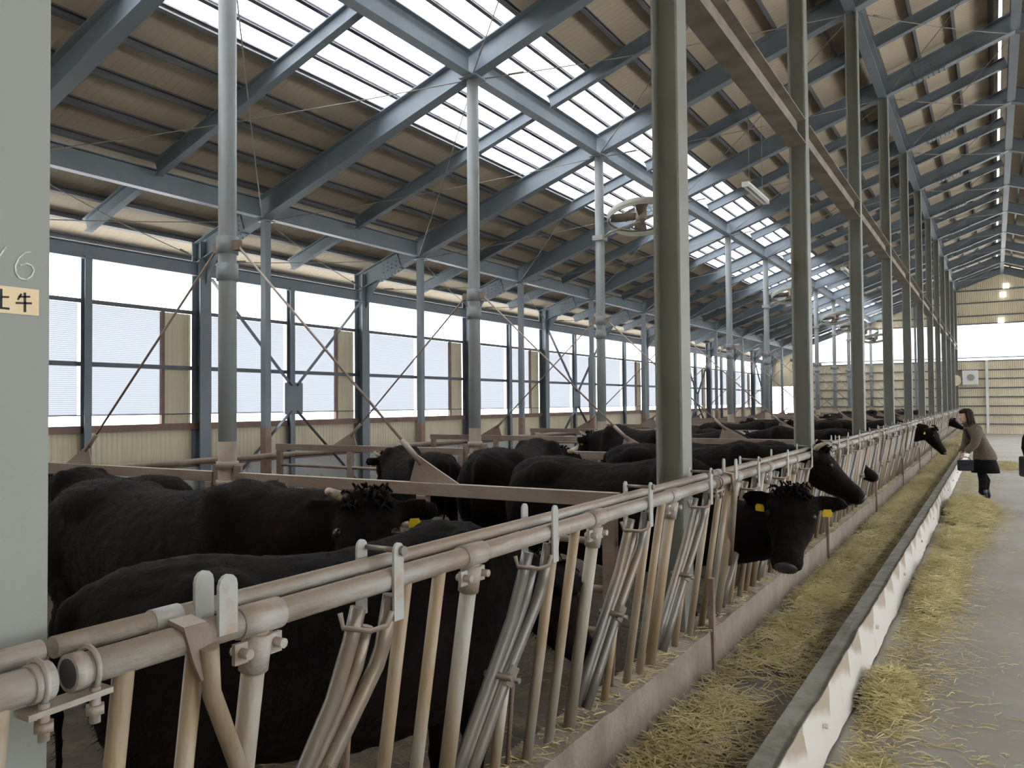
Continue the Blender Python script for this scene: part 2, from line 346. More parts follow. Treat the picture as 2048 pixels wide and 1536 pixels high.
# far end wall ----------------------------------------------------
YE = FY[12]
def endpiece(x0, x1, z0, z1): return corrugated(YE+0.16, x0, x1, z0, z1, axis='x')
def endpoly(name, x0, x1, z0, top, m='siding'):
    """wall piece whose top follows the roof or a level, ribbed"""
    b = MB(); n = max(4, int((x1-x0)/0.02)); vs = []; fs = []
    for i in range(n+1):
        x = x0+(x1-x0)*i/n; o = 0.006*(1 if i % 4 in (1, 2) else -1)
        zt = top if top is not None else zb(x)+0.42
        if top is not None: zt = min(top, zb(x)+0.42)
        vs += [(x, YE+0.16+o, z0), (x, YE+0.16+o, max(zt, z0+0.001)), (x, YE+0.2+o, z0), (x, YE+0.2+o, max(zt, z0+0.001))]
    for i in range(n):
        a = i*4; fs += [(a, a+4, a+5, a+1), (a+2, a+3, a+7, a+6)]
    return struct(b.add(vs, fs).build(name, m))
endpoly('wall_far', -9.0, XRW, -0.1, 3.47); endpoly('wall_far_corner', XW-0.2, -9.0, 2.42, 4.5); endpoly('wall_far_foot', XW-0.2, -9.0, -0.1, 0.86)
endpoly('wall_far_gable', -6.6, mirror(-6.6), 5.2, None)
endpoly('wall_far_side', -9.0, -8.25, 3.47, None); endpoly('wall_far_side_right', mirror(-8.25), XRW, 3.47, None)
for i, z in enumerate((0.47, 0.9, 1.32, 1.75, 2.18, 2.62, 3.03, 3.47)):
    struct(MB().box(-9.0, XRW, YE+0.10, YE+0.15, z-0.03, z+0.03).build('trim_%d' % (7+i), 'purlin'))
for i, z in enumerate((5.23, 5.62, 6.24, 6.83)):
    hx = (z-7.4)/0.35+0.05 if z > 5.3 else -6.3
    struct(MB().box(max(hx, -6.3), mirror(max(hx, -6.3)), YE+0.10, YE+0.15, z-0.03, z+0.03).build('trim_%d' % (15+i), 'purlin'))
struct(MB().box(-8.2, mirror(-8.2), YE+0.10, YE+0.15, 3.60, 3.65).build('trim_20', 'mullion'))
for i, x in enumerate((-7.9, -7.05, -6.35, -3.3, -1.7)):
    o = MB().hbeam((x, YE+0.02, 0), (x, YE+0.02, min(zb(x), 8)), 0.12, 0.10, (0, 1, 0)).build('wall_post', 'steel')
    tag(o, ['steel upright on the far wall', 'steel upright on the far wall'][0]+', '+['first', 'second', 'third', 'fourth', 'fifth'][i]+' from the left corner', 'post', 'uprights on the far end wall')
o = MB().box(-0.36, -0.24, YE+0.02, YE+0.09, 0.06, 3.5).build('downpipe', 'white', bevel=0.01); tag(o, 'pale vertical strip on the cream far wall above the aisle', 'wall strip')
# near end behind the camera: unseen solid wall added to cut light from behind
nb = MB(); nb.box(XW-0.2, -3.2, Y0-0.1, Y0, -0.1, 3.4); nb.box(mirror(-3.2), XRW+0.2, Y0-0.1, Y0, -0.1, 3.4)
struct(nb.build('wall_near_light_block', 'siding'))
nb = MB(); nb.add([(x, y, z) for y in (Y0-0.1, Y0) for x, z in ((XW-0.2, 3.4), (XRW+0.2, 3.4), (XRW+0.2, zb(XW)+0.4), (XR, zb(XR)+0.4), (XW-0.2, zb(XW)+0.4))], [(0, 1, 2, 3, 4), (9, 8, 7, 6, 5)]+[(i, 5+i, 5+(i+1) % 5, (i+1) % 5) for i in range(5)]); struct(nb.build('gable_near_light_block', 'siding'))
struct(MB().box(-3.2, mirror(-3.2), Y0-0.1, Y0-0.02, 0.0, 3.4).build('doorway_light_block', 'siding'))  # unseen filling of the doorway, added to block light from behind

# ------------------------------------------------------------------ frames
# columns and posts
col_me = MB().hbeam((0, 0, 0), (0, 0, 4.1), 0.20, 0.20, (1, 0, 0), 0.016, 0.012).mesh('column', M['steel'])
for n in range(13):
    o = link('wall_column', col_me, None, (XW, FY[n], 0)); tag(o, 'broad blue-grey steel column in the window wall, '+nth(n), 'column', 'columns of the window wall')
mul_me = MB().hbeam((0, 0, 0), (0, 0, 3.62), 0.10, 0.10, (1, 0, 0), 0.01, 0.008).mesh('mullion', M['steel'])
for n in range(12):
    o = link('window_post', mul_me, None, (XW, FY[n]+D/2, 0)); tag(o, 'slim steel upright between two wall columns, '+nth(n), 'post', 'slim uprights of the window wall')
# slim square posts with rusty feet
for n in range(13):
    r = empty('slim_post', (XT, FY[n], 0)); tag(r, 'slim square post with a rusty foot near the window wall, '+nth(n), 'post', 'slim posts near the window wall')
    if n == 0:
        sp1 = MB().box(-0.05, 0.05, -0.05, 0.05, 1.3, 4.24).mesh('shaft', M['steel']); sp2 = MB().box(-0.053, 0.053, -0.053, 0.053, 0, 1.3).mesh('foot', M['rustpost'])
        sp3 = MB().box(-0.09, 0.09, -0.09, 0.09, 4.24, 4.26).mesh('cap_plate', M['steel'])
    link('shaft', sp1, r); link('foot', sp2, r); link('cap_plate', sp3, r)
# round posts
for n in range(13):
    H = zb(XM)-0.0
    r = empty('round_post', (XM, FY[n], 0)); tag(r, 'tall round steel post between the pens, '+nth(n), 'post', 'round posts down the middle of the pens')
    if n == 0:
        pm = [MB().tube([(0, 0, 0), (0, 0, H-0.02)], 0.072, 24).mesh('shaft', M['pipe_post'])]
        c = MB()
        for z in (2.62, 2.84): c.tube([(0, 0, z), (0, 0, z+0.14)], 0.086, 24)
        pm.append(c.mesh('clamp', M['pipe_post']))
        c = MB()
        for z in (0.95, 1.1): c.tube([(0, 0, z), (0, 0, z+0.06)], 0.088, 20)
        c.box(-0.17, 0.17, -0.012, 0.012, 0.96, 1.13); pm.append(c.mesh('gate_hinge', M['rusty']))
        pm.append(MB().box(-0.12, 0.12, -0.12, 0.12, H-0.02, H).mesh('cap_plate', M['steel'])); pm.append(MB().tube([(0, 0, 0), (0, 0, 1.32)], 0.0728, 24).mesh('rusty_lower_part', M['rustpipe']))
    link('shaft', pm[0], r); link('clamp', pm[1], r); link('gate_hinge', pm[2], r); link('cap_plate', pm[3], r); link('rusty_lower_part', pm[4], r)
# aisle H posts
zp = zb(XP)
post_me = MB().hbeam((0, 0, 0), (0, 0, zp), 0.155, 0.155, (1, 0, 0), 0.013, 0.01).mesh('aisle_post', M['post'])
for n in range(13):
    if n == 0:
        me = MB().hbeam((0, 0, 0), (0, 0, zp), 0.155, 0.155, (1, 0, 0), 0.013, 0.01).mesh('aisle_post', M['post0'])
        o = link('aisle_post', me, None, (XP, FY[0]-0.018, 0)); tag(o, 'grey-green steel post filling the left edge, with chalk and a sticker', 'post')
        post0 = o
    else:
        o = link('aisle_post', post_me, None, (XP, FY[n], 0)); tag(o, 'grey H-section post behind the feed rail, '+nth(n), 'post', 'H-section posts along the feed aisle')
# chalk number and sticker on the first post
px = XP+0.0775+0.0015
def stroke(b, pts, wd=0.004):
    for a, c in zip(pts[:-1], pts[1:]): b.bar((px, a[0], a[1]), (px, c[0], c[1]), 0.0015, wd, V((0, 0, 1)) if abs(a[1]-c[1]) < abs(a[0]-c[0]) else V((0, 1, 0)))
b = MB(); stroke(b, [(0.724, 1.858), (0.739, 1.884)], 0.0026)
SIX = [(0.784, 1.873), (0.776, 1.871), (0.768, 1.862), (0.764, 1.851), (0.765, 1.842), (0.770, 1.836), (0.778, 1.835), (0.785, 1.841), (0.788, 1.849), (0.785, 1.855), (0.778, 1.857), (0.770, 1.853)]
stroke(b, [(0.771+(p-0.776)*1.35, 1.856+(q-1.854)*1.35) for p, q in SIX], 0.0026)
o = b.build('chalk_number', 'chalk'); tag(o, 'faint chalk number 16 written high on the leftmost post', 'writing')
r = MB().box(px-0.0005, px+0.0005, 0.66, 0.796, 1.7675, 1.815).build('sticker', 'sticker'); tag(r, 'cream sticker with black brush characters on the leftmost post', 'sticker')
px += 0.0012
b = MB()
stroke(b, [(0.731, 1.809), (0.731, 1.776)], 0.004); stroke(b, [(0.731, 1.795), (0.744, 1.796)], 0.0032); stroke(b, [(0.712, 1.776), (0.745, 1.7755)], 0.0036)
b.build('writing', 'ink', r)
b = MB(); stroke(b, [(0.765, 1.804), (0.759, 1.793)], 0.003); stroke(b, [(0.760, 1.7985), (0.780, 1.8005)], 0.003); stroke(b, [(0.7555, 1.787), (0.783, 1.789)], 0.0034); stroke(b, [(0.771, 1.807), (0.7715, 1.772)], 0.0036)
b.build('writing', 'ink', r)

# rafters
def rafter(b, x0, x1, dep, wd, lift=0.0):
    c = lift+dep/2
    b.hbeam((x0, 0, zb(x0)+c), (x1, 0, zb(x1)+c), dep/SL, wd, (0, 0, 1), 0.015, 0.011)
rb = MB(); rafter(rb, XW-0.05, XR, RD, 0.16); raf_me = rb.mesh('rafter_beam', M['steel'])
def splice(xc):
    b = MB(); z = zb(xc)+RD/2
    for s in (-1, 1):
        b.bar((xc-0.22, s*0.012, zb(xc-0.22)+RD/2), (xc+0.22, s*0.012, zb(xc+0.22)+RD/2), 0.012, 0.26)
        for i in (-0.15, -0.05, 0.05, 0.15):
            for j in (-0.07, 0, 0.07): b.ball((xc+i, s*0.022, zb(xc+i)+RD/2+j), 0.013, 6, 4)
    for i in range(7):
        x = xc-0.24+i*0.08; b.tube([(x, 0.05, zb(x)-0.03), (x, 0.05, zb(x)+0.01)], 0.012, 6); b.tube([(x, -0.05, zb(x)-0.03), (x, -0.05, zb(x)+0.01)], 0.012, 6)
    b.bar((xc-0.27, 0, zb(xc-0.27)-0.006), (xc+0.27, 0, zb(xc+0.27)-0.006), 0.15, 0.012)
    return b
sp_me = splice(-0.85).mesh('splice_plate', M['steel']); sp2_me = splice(-9.6).mesh('splice_plate', M['steel'])
eb = MB(); eb.box(XW-0.1, XW+0.1, -0.1, 0.1, 3.78, 3.80); eb.prism([(0.1, 3.45), (0.45, zb(XW+0.45)), (0.1, zb(XW+0.1))], (XW, 0, 0), (1, 0, 0), (0, 0, 1), 0.012)
knee_me = eb.mesh('knee_plate', M['steel'])
for n in range(13):
    r = empty('main_rafter', (0, FY[n], 0)); tag(r, 'deep blue-grey roof rafter rising to the ridge, '+nth(n), 'rafter', 'deep roof rafters')
    link('rafter_beam', raf_me, r); link('splice_plate', sp_me, r); link('splice_plate', sp2_me, r); link('knee_plate', knee_me, r)
rr = MB(); rr.hbeam((XR, 0, zb(XR)+RD/2), (mirror(XW-0.05), 0, zb(XW-0.05)+RD/2), RD/SL, 0.16, (0, 0, 1), 0.015, 0.011); rraf = rr.mesh('right_rafter', M['steel'])
for n in range(13):
    o = link('right_rafter', rraf, None, (0, FY[n], 0)); tag(o, 'roof rafter on the far slope beyond the ridge, '+nth(n), 'rafter', 'rafters right of the ridge')
ib = MB()
for x0, x1 in ((XW+0.0, XT-0.09), (XT+0.09, XM-0.09), (XM+0.09, XP-0.09), (XP+0.09, XR-0.1)): rafter(ib, x0, x1, 0.2, 0.10, RD-0.2)
ib.ball((XW+0.06, 0.03, zb(XW)+0.2), 0.018, 6, 4); ibm = ib.mesh('light_rafter', M['steel'])
for n in range(12):
    o = link('light_rafter', ibm, None, (0, FY[n]+D/2, 0)); tag(o, 'shallow rafter midway between two deep ones, '+nth(n), 'rafter', 'shallow roof rafters')
# longitudinal beams
def long_beam(x, z0, dep, wd, name, label, m='steel', y0=FY[0]-D):
    me = MB().hbeam((0, 0.09, 0), (0, D-0.09, 0), dep, wd, (0, 0, 1), 0.013, 0.009).mesh(name, M[m]); k = 0
    for n in range(-1, 12):
        o = link(name, me, None, (x, FY[0]+n*D, z0+dep/2)); tag(o, label+', '+nth(n+1), 'beam', name.replace('_', ' ')+'s'); k += 1
long_beam(XT, zb(XT), 0.27, 0.12, 'wallside_beam', 'level beam joining the slim posts below the roof')
long_beam(XM, zb(XM)-0.0, 0.28, 0.14, 'skylight_beam', 'level beam under the skylights between round posts')
long_beam(XP, zb(XP)-0.0, 0.27, 0.14, 'aisle_beam', 'level beam joining the tops of the aisle posts')
long_beam(XR, zb(XR)-0.0, 0.27, 0.14, 'ridge_beam', 'beam under the ridge of the roof')
long_beam(XW, 3.58, 0.20, 0.12, 'eaves_beam', 'level beam over the window wall')
# lower brown tie beams between the aisle posts
long_beam(XP, 4.03, 0.24, 0.17, 'tie_beam', 'dusty brown beam level at mid height between two aisle posts', 'beam_brown')
# purlins
k = 0
xs = [-10.92, -10.42, -9.9, -9.38]+[-8.85+0.525*i for i in range(4)]+[SKL+0.02-0.0]+[SKH]+[SKH+0.525*i for i in range(1, 10)]
sk = [SKL+0.02+0.262*i for i in range(1, 8)]
for i, x in enumerate(sorted(xs+sk)):
    if x > XR-0.1: continue
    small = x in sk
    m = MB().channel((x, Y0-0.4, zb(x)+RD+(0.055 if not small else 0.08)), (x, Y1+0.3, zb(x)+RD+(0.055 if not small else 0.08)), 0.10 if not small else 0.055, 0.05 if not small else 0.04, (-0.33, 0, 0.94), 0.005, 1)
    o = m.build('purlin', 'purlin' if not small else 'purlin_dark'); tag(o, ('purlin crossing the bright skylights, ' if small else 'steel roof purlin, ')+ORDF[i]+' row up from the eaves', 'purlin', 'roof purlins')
for x in xs:
    if x > XR-0.1: continue
pm = MB()
for x in xs+sk:
    if x < XR-0.1: xx = mirror(x); pm.channel((xx, Y0-0.4, zb(xx)+RD+0.055), (xx, Y1+0.3, zb(xx)+RD+0.055), 0.10, 0.05, (0.33, 0, 0.94), 0.005)
struct(pm.build('ceiling_purlins_right', 'purlin'))
# round rod bracing under the roof
strips = [(XW+0.12, XT-0.05), (XT+0.06, XM-0.1), (XM+0.1, XP-0.09), (XP+0.1, XR-0.08)]
sname = ['above the window wall', 'between slim and round posts', 'between round and aisle posts', 'above the feed aisle']
for si, (xa, xb) in enumerate(strips):
    meshes = []
    for d in (0, 1):
        a = V((xa, 0.12 if not d else D-0.12, zb(xa)-0.02)); c = V((xb, D-0.12 if not d else 0.12, zb(xb)-0.03)); md = (a+c)/2; md.z -= 0.04+0.012*d
        q1 = (a*3+c)/4; q3 = (a+c*3)/4; q1.z -= 0.03; q3.z -= 0.03
        b = MB().tube([a, q1, md, q3, c], 0.0065, 6)
        dd = (c-a).normalized(); b.tube([a+dd*0.3, a+dd*0.5], 0.012, 6)
        meshes.append(b.mesh('tie_rod', M['wire']))
    for n in range(12):
        for d in (0, 1):
            o = link('tie_rod', meshes[d], None, (0, FY[n], 0))
            tag(o, 'thin bracing rod %s, bay %s, %s' % (sname[si], nth(n), 'rising away' if not d else 'rising back'), 'rod', 'thin rods bracing the roof '+sname[si])
# cross bracing with a centre plate in some wall bays
def xbrace(n, k):
    yc = FY[n]+D/2; r = empty('cross_brace', (XW+0.07, yc, 0)); tag(r, 'flat steel cross with a centre plate in the window wall, '+('nearer one' if k == 0 else ORDF[k]+' of the crosses'), 'brace', 'crosses in the window wall')
    MB().box(-0.006, 0.006, -0.2, 0.2, 1.46, 2.0).build('centre_plate', 'steel', r)
    for sy in (-1, 1):
        for z1, zm in ((3.55, 1.95), (0.1, 1.52)):
            MB().bar((0.01, sy*0.06, zm), (0.01, sy*1.68, z1), 0.012, 0.07, (1, 0, 0)).build('diagonal', 'mullion', r)
for k, n in enumerate((2, 5, 8, 11)): 
    if n < 12: xbrace(n, k)

# ------------------------------------------------------------------ pen gates on every frame
def make_gate(sgn, k, n):
    """sgn +1 : right of the round post, towards the feed aisle"""
    L_ = 3.42 if sgn > 0 else 3.36
    r = empty('pen_gate', (0, 0, 0))
    b = MB(); x0, x1 = sgn*0.16, sgn*L_
    lo, hi = min(x0, x1), max(x0, x1)
    MB().box(lo, hi, -0.025, 0.025, 0.99, 1.075).build('top_rail', 'rusty', r, 0.004)
    for z in (0.78, 0.5, 0.25): MB().tube([(lo+0.02, 0, z), (hi-0.02, 0, z)], 0.021, 10).build('rail', 'rusty', r)
    for xx in (0.20, 1.98, L_-0.06):
        MB().box(sgn*xx-0.04, sgn*xx+0.04, -0.03, 0.03, 0.1, 0.99).build('upright', 'rusty', r, 0.004)
    MB().prism([(1.87*sgn, 1.075), (2.28*sgn, 1.075), (2.06*sgn, 1.19), (1.93*sgn, 1.26)] if sgn > 0 else [(1.87*sgn, 1.075), (1.93*sgn, 1.26), (2.06*sgn, 1.19), (2.28*sgn, 1.075)], (0, 0, 0), (1, 0, 0), (0, 0, 1), 0.014).build('gusset', 'rusty', r)
    st = MB().tube([(sgn*1.97, 0, 1.20), (sgn*0.12, 0, 2.90)], 0.010, 8); st.tube([(sgn*1.97, 0, 1.20), (sgn*1.80, 0, 1.357)], 0.020, 8); st.box(min(sgn*0.06, sgn*0.15), max(sgn*0.06, sgn*0.15), -0.02, 0.02, 2.86, 2.94)
    st.build('stay', 'rusty', r)
    return r
for sgn in (1, -1):
    g0 = make_gate(sgn, 0, 0)
    for n in range(1, 12):
        g = g0 if n == 1 else copy_tree(g0)
        if n == 12: pass
        g.location = (XM, FY[n]-(0.25 if n == 12 else 0), 0)
        tag(g, ('rusty pen gate between round post and feed rail, ' if sgn > 0 else 'rusty pen gate between round post and window wall, ')+(nth(n-1)), 'gate', 'gates right of the round posts' if sgn > 0 else 'gates left of the round posts')
# pipe rail along the window wall side
o = MB().tube([(XT+0.1, Y0+0.2, 0.90), (XT+0.1, Y1-0.3, 0.90)], 0.04, 14).build('wall_rail', 'rusty'); tag(o, 'long rusty pipe rail before the white low wall', 'rail')

# ------------------------------------------------------------------ manger: low wall, trough and kerb
def rough_box(x0, x1, z0, z1, ya, yb, step, amp, name, m, tilt=0.0):
    b = MB(); n = int((yb-ya)/step); prof = [(x0, z0), (x0, z1), ((x0+x1)/2, z1+0.004), (x1, z1), (x1, (z0+z1)/2), (x1, z0)]
    vs = []; fs = []; k = len(prof)
    for i in range(n+1):
        y = ya+(yb-ya)*i/n
        for j, (x, z) in enumerate(prof):
            q = noise.noise(V((x*7+3, y*5.0, z*9)))*amp+noise.noise(V((x*9, y*21.0, z*9+5)))*amp*0.5
            vs.append((x+q*(0.6 if j > 2 else 0.3), y, z+(q if 0 < j < 4 else 0)))
    for i in range(n):
        for j in range(k):
            a = i*k+j; c = i*k+(j+1) % k; fs.append((a, a+k, c+k, c))
    b.add(vs, fs, False); return b.build(name, m)
o = rough_box(-1.54, -1.38, -0.1, 0.33, Y0, Y1, 0.06, 0.022, 'manger_wall', 'sill'); tag(o, 'low brown concrete wall carrying the feed fence bars', 'low wall')
o = rough_box(-1.40, -1.345, 0.04, 0.112, Y0, Y1, 0.12, 0.006, 'manger_footing', 'kerb'); tag(o, 'pale smooth footing strip where low wall meets trough', 'kerb')
o = lumpy(-1.385, -0.765, Y0, Y1, 10, 380, lambda x, y: 0.085+0.008*noise.noise(V((x*8, y*3, 0))), 'feed_trough', 'dirt'); tag(o, 'shallow concrete feed trough running beside the low wall', 'trough')
o = rough_box(-0.80, -0.700, -0.02, 0.275, Y0, Y1, 0.05, 0.008, 'aisle_kerb', 'kerb'); tag(o, 'long grey concrete kerb between trough and aisle', 'kerb')
# white sheet metal strip on the aisle face of the kerb, one sheet per length
def stained():
    m = mat('white_kerb_sheet', (0.66, 0.64, 0.60), (0.42, 0.30, 0.17), 3, 0.5, 0.45, lo=0.60, hi=0.75, bump=0.15, bscale=12)
    nt = m.node_tree; N = nt.nodes; L = nt.links; b = N['Principled BSDF']; prev = b.inputs['Base Color'].links[0].from_socket
    tc = N.new('ShaderNodeTexCoord'); sx = N.new('ShaderNodeSeparateXYZ'); L.new(tc.outputs['Object'], sx.inputs[0])
    # runs of rust starting at the upper edge, slanting down in saw-tooth shapes
    fr = N.new('ShaderNodeMath'); fr.operation = 'MULTIPLY'; fr.inputs[1].default_value = 1.9; L.new(sx.outputs[1], fr.inputs[0])
    nz = N.new('ShaderNodeTexNoise'); nz.inputs['Scale'].default_value = 2.5; nz.inputs['Detail'].default_value = 4; L.new(tc.outputs['Object'], nz.inputs['Vector'])
    ad = N.new('ShaderNodeMath'); ad.operation = 'ADD'; L.new(fr.outputs[0], ad.inputs[0]); L.new(nz.outputs[0], ad.inputs[1])
    fc = N.new('ShaderNodeMath'); fc.operation = 'FRACT'; L.new(ad.outputs[0], fc.inputs[0])
    th = N.new('ShaderNodeMapRange'); th.inputs[1].default_value = 0; th.inputs[2].default_value = 1; th.inputs[3].default_value = 0.305; th.inputs[4].default_value = 0.15; L.new(fc.outputs[0], th.inputs[0])
    gt = N.new('ShaderNodeMath'); gt.operation = 'SUBTRACT'; L.new(sx.outputs[2], gt.inputs[0]); L.new(th.outputs[0], gt.inputs[1])
    mr = N.new('ShaderNodeMapRange'); mr.inputs[1].default_value = 0.0; mr.inputs[2].default_value = 0.045; mr.inputs[4].default_value = 0.75; L.new(gt.outputs[0], mr.inputs[0])
    mx = N.new('ShaderNodeMix'); mx.data_type = 'RGBA'; L.new(mr.outputs[0], mx.inputs[0]); L.new(prev, mx.inputs[6]); mx.inputs[7].default_value = (0.30, 0.225, 0.14, 1)
    L.new(mx.outputs[2], b.inputs['Base Color']); return m
M['sheet'] = stained()
for n in range(-1, 12):
    ya, yb = FY[0]+n*D+0.3, FY[0]+(n+1)*D+0.29; b = MB(); N_ = 60; vs = []; fs = []; K = 5
    for i in range(N_+1):
        y = ya+(yb-ya)*i/N_
        for j in range(K):
            z = 0.015+0.285*j/(K-1); q = 0.010*noise.noise(V((n*3.1, y*1.7, z*3)))+0.006*noise.noise(V((1.2, y*6, z*6)))
            if j == 0: z += 0.012*noise.noise(V((4, y*3, 1)))
            if j == K-1: z += 0.006*noise.noise(V((9, y*8, 1)))
            vs.append((-0.686+q+0.02*(1-j/(K-1)), y, z)); vs.append((-0.690+q+0.02*(1-j/(K-1)), y, z))
    for i in range(N_):
        for j in range(K-1):
            a = (i*K+j)*2; c = a+2; d = a+2*K; e = d+2; fs += [(a, d, e, c), (a+1, c+1, e+1, d+1)]
    b.add(vs, fs, True)
    for yy in (ya+0.9, ya+2.7): b.tube([(-0.672, yy, 0.17), (-0.655, yy, 0.17)], 0.012, 8)
    o = b.build('kerb_sheet', 'sheet'); tag(o, 'rust-streaked white metal sheet facing the kerb, '+nth(n+1), 'metal sheet', 'white sheets on the kerb')

# ------------------------------------------------------------------ headlock feed fence, one panel per bay
XT_, XB_ = -1.33, -1.455            # top and foot of the bars
ZT_, ZB_ = 1.14, 0.32
def fx(z): return XB_+(XT_-XB_)*(z-ZB_)/(ZT_-ZB_)
def vbar(y, r, ztop=ZT_, zbot=ZB_-0.02, n=12): return MB().tube([(fx(zbot), y, zbot), (fx(ztop), y, ztop)], r, n)
TS = [0.41, 1.21, 2.06, 2.92]; LV = [0.84, 1.68, 2.57, 3.44]; PS = [0.11, 0.26, 0.90, 1.05, 1.73, 1.89, 2.63, 2.78, 3.50]
def make_panel():
    r = empty('feed_fence_panel', (0, 0, 0))
    MB().tube([(XT_, 0.012, 1.158), (XT_, D-0.02, 1.158)], 0.0285, 18).build('top_rail', 'rail', r)
    MB().tube([(XT_-0.055, 0.015, 1.192), (XT_-0.055, D-0.005, 1.192)], 0.0190, 14).build('locking_rail', 'rail', r)
    c = MB(); c.tube([(XT_, -0.055, 1.158), (XT_, -0.022, 1.158)], 0.032, 16); c.tube([(XT_, 0.010, 1.158), (XT_, 0.035, 1.158)], 0.032, 16); c.bar((XT_+0.01, -0.07, 1.116), (XT_+0.01, 0.07, 1.120), 0.045, 0.010)
    for y in (-0.04, 0.045):
        c.tube([(XT_+0.02, y, 1.07), (XT_+0.02, y, 1.13)], 0.009, 8); c.tube([(XT_+0.02, y, 1.085), (XT_+0.02, y, 1.10)], 0.016, 6)
        c.tube([(XT_+0.034*math.cos(a), y, 1.158+0.036*math.sin(a)) for a in [R(-60+24*i) for i in range(13)]], 0.005, 6)
    c.build('rail_coupling', 'rail', r); MB().tube([(XT_, 0.0095, 1.158), (XT_, 0.012, 1.158)], 0.025, 16).build('pipe_end_shade_disc', 'pipe_end_shade', r)  # dark disc on the capped rail end paints in a hollow pipe's shade
    for t in TS:
        p = vbar(t, 0.0245, 1.135, n=14).build('stanchion', 'bar', r)
        q = MB().tube([(XT_, t-0.055, 1.158), (XT_, t+0.055, 1.158)], 0.0335, 16)
        q.tube([(fx(1.05), t, 1.05), (XT_, t, 1.13)], 0.031, 14)
        q.box(XT_-0.005, XT_+0.005, t-0.062, t+0.062, 1.075, 1.118)
        for dy in (-0.045, 0.045): q.tube([(XT_-0.02, t+dy, 1.098), (XT_+0.03, t+dy, 1.098)], 0.011, 8)
        q.build('tee_clamp', 'rail', r)
    for y in PS: vbar(y, 0.0185, 1.14).build('bar', 'bar', r)
    for i, y in enumerate(LV):
        yp = y-0.19                                   # pivot of the lock bar
        pts = [(fx(z)+0.012, y+d, z) for z, d in ((1.12, -.010), (.99, -.020), (.945, -.036), (.88, -.080), (.72, -.190), (.50, -.315), (.37, -.390))]
        a = MB().tube(pts, 0.0205, 12)
        pts2 = [(fx(z)-0.026, y+d, z) for z, d in ((1.10, -.085), (1.02, -.100), (.88, -.140), (.72, -.225), (.50, -.345), (.38, -.405))]
        a.tube(pts2, 0.0205, 12)
        mid = [(fx(z)-0.012, y+d, z) for z, d in ((1.05, -.062), (.95, -.082), (.86, -.125), (.72, -.207), (.50, -.330), (.40, -.385))]
        a.tube(mid, 0.017, 10)
        lk = a.build('lock_bar', 'lock', r)
        # pair of lever plates rising past the rails
        for dx, dy in ((0.033, 0.0), (-0.084, -0.005)):
            w2 = 0.019
            poly = [(-w2, 1.06), (w2, 1.06), (w2, 1.235)]+[(w2*math.cos(R(t)), 1.235+w2*math.sin(R(t))) for t in (30, 60, 90, 120, 150)]+[(-w2, 1.235)]
            MB().prism(poly, (XT_+dx, y+dy-0.01, 0), (0.0, 1, 0), (0, 0.0, 1), 0.007).build('lever_plate', 'lever', lk)
        lb = MB(); lb.tube([(XT_-0.09, y, 1.232), (XT_+0.042, y, 1.232)], 0.007, 8); lb.tube([(XT_+0.036, y, 1.232), (XT_+0.046, y, 1.232)], 0.013, 8)
        if i != 1: lb.build('lever_pin', 'bolt', lk)
        MB().tube([(XT_+0.03, y-0.03, 1.085), (XT_+0.03, y-0.05, 1.055), (XT_+0.02, y-0.10, 1.052), (XT_-0.05, y-0.12, 1.055), (XT_-0.06, y-0.12, 1.09)], 0.007, 8).build('catch', 'rusty', lk)
        # pivot and the fixed foot below it
        q = MB().tube([(fx(0.72)-0.055, yp-0.03, 0.72), (fx(0.72)+0.05, yp-0.03, 0.72)], 0.012, 8); q.bar((fx(0.74)+0.034, yp+0.01, 0.745), (fx(0.68)+0.034, yp-0.025, 0.69), 0.010, 0.035); q.tube([(fx(0.7)-0.05, yp+0.01, 0.70), (fx(0.7)+0.055, yp+0.01, 0.70)], 0.010, 8)
        q.build('pivot', 'bolt', r)
        vbar(yp+0.012, 0.0175, 0.70).build('foot_bar', 'bar', r)
        MB().tube([(fx(.86)-.06, y-.045, .85), (fx(.84)-.06, y-.03, .865), (fx(.8)-.06, y-.028, .84), (fx(.3)-.03, y-.03, .30)], 0.008, 8).build('stop_rod', 'rustpost', r)
    # slanting brown stay with a saddle bracket at the start of the panel
    q = MB(); q.tube([(XT_+0.045, 0.255, 1.145), (XT_+0.03, 0.272, 1.05), (fx(0.62)+0.012, 0.50, 0.62)], 0.018, 12)
    q.build('slanting_stay', 'bar', r)
    q = MB(); q.prism([(0.205, 1.19), (0.26, 1.187), (0.272, 1.15), (0.258, 1.12), (0.252, 1.085), (0.243, 1.082), (0.225, 1.125)], (XT_+0.033, 0, 0), (0, 1, 0), (0, 0, 1), 0.009); q.bar((XT_-0.01, 0.23, 1.196), (XT_+0.036, 0.23, 1.188), 0.05, 0.008); q.build('saddle', 'rusty', r)
    for dx in (0.033, -0.038):
        w2 = 0.022
        poly = [(-w2, 1.155), (w2, 1.155), (w2, 1.25)]+[(w2*math.cos(R(t)), 1.25+w2*math.sin(R(t))) for t in (30, 60, 90, 120, 150)]+[(-w2, 1.25)]
        MB().prism(poly, (XT_+dx, 0.306, 0), (0, 1, 0), (0, 0, 1), 0.008).build('lever_plate', 'lever', r)
    MB().tube([(XT_-0.055, 0.20, 1.192), (XT_-0.055, 0.26, 1.192)], 0.0225, 14).build('collar', 'lever', r)
    return r
pan = make_panel()
for n in range(-1, 12):
    p = pan if n == -1 else copy_tree(pan)
    p.location = (0, FY[0]+n*D, 0)
    tag(p, 'galvanised feed fence section with locking neck bars, '+(nth(n) if n >= 0 else 'short one left of the first post'), 'feed fence', 'feed fence sections')
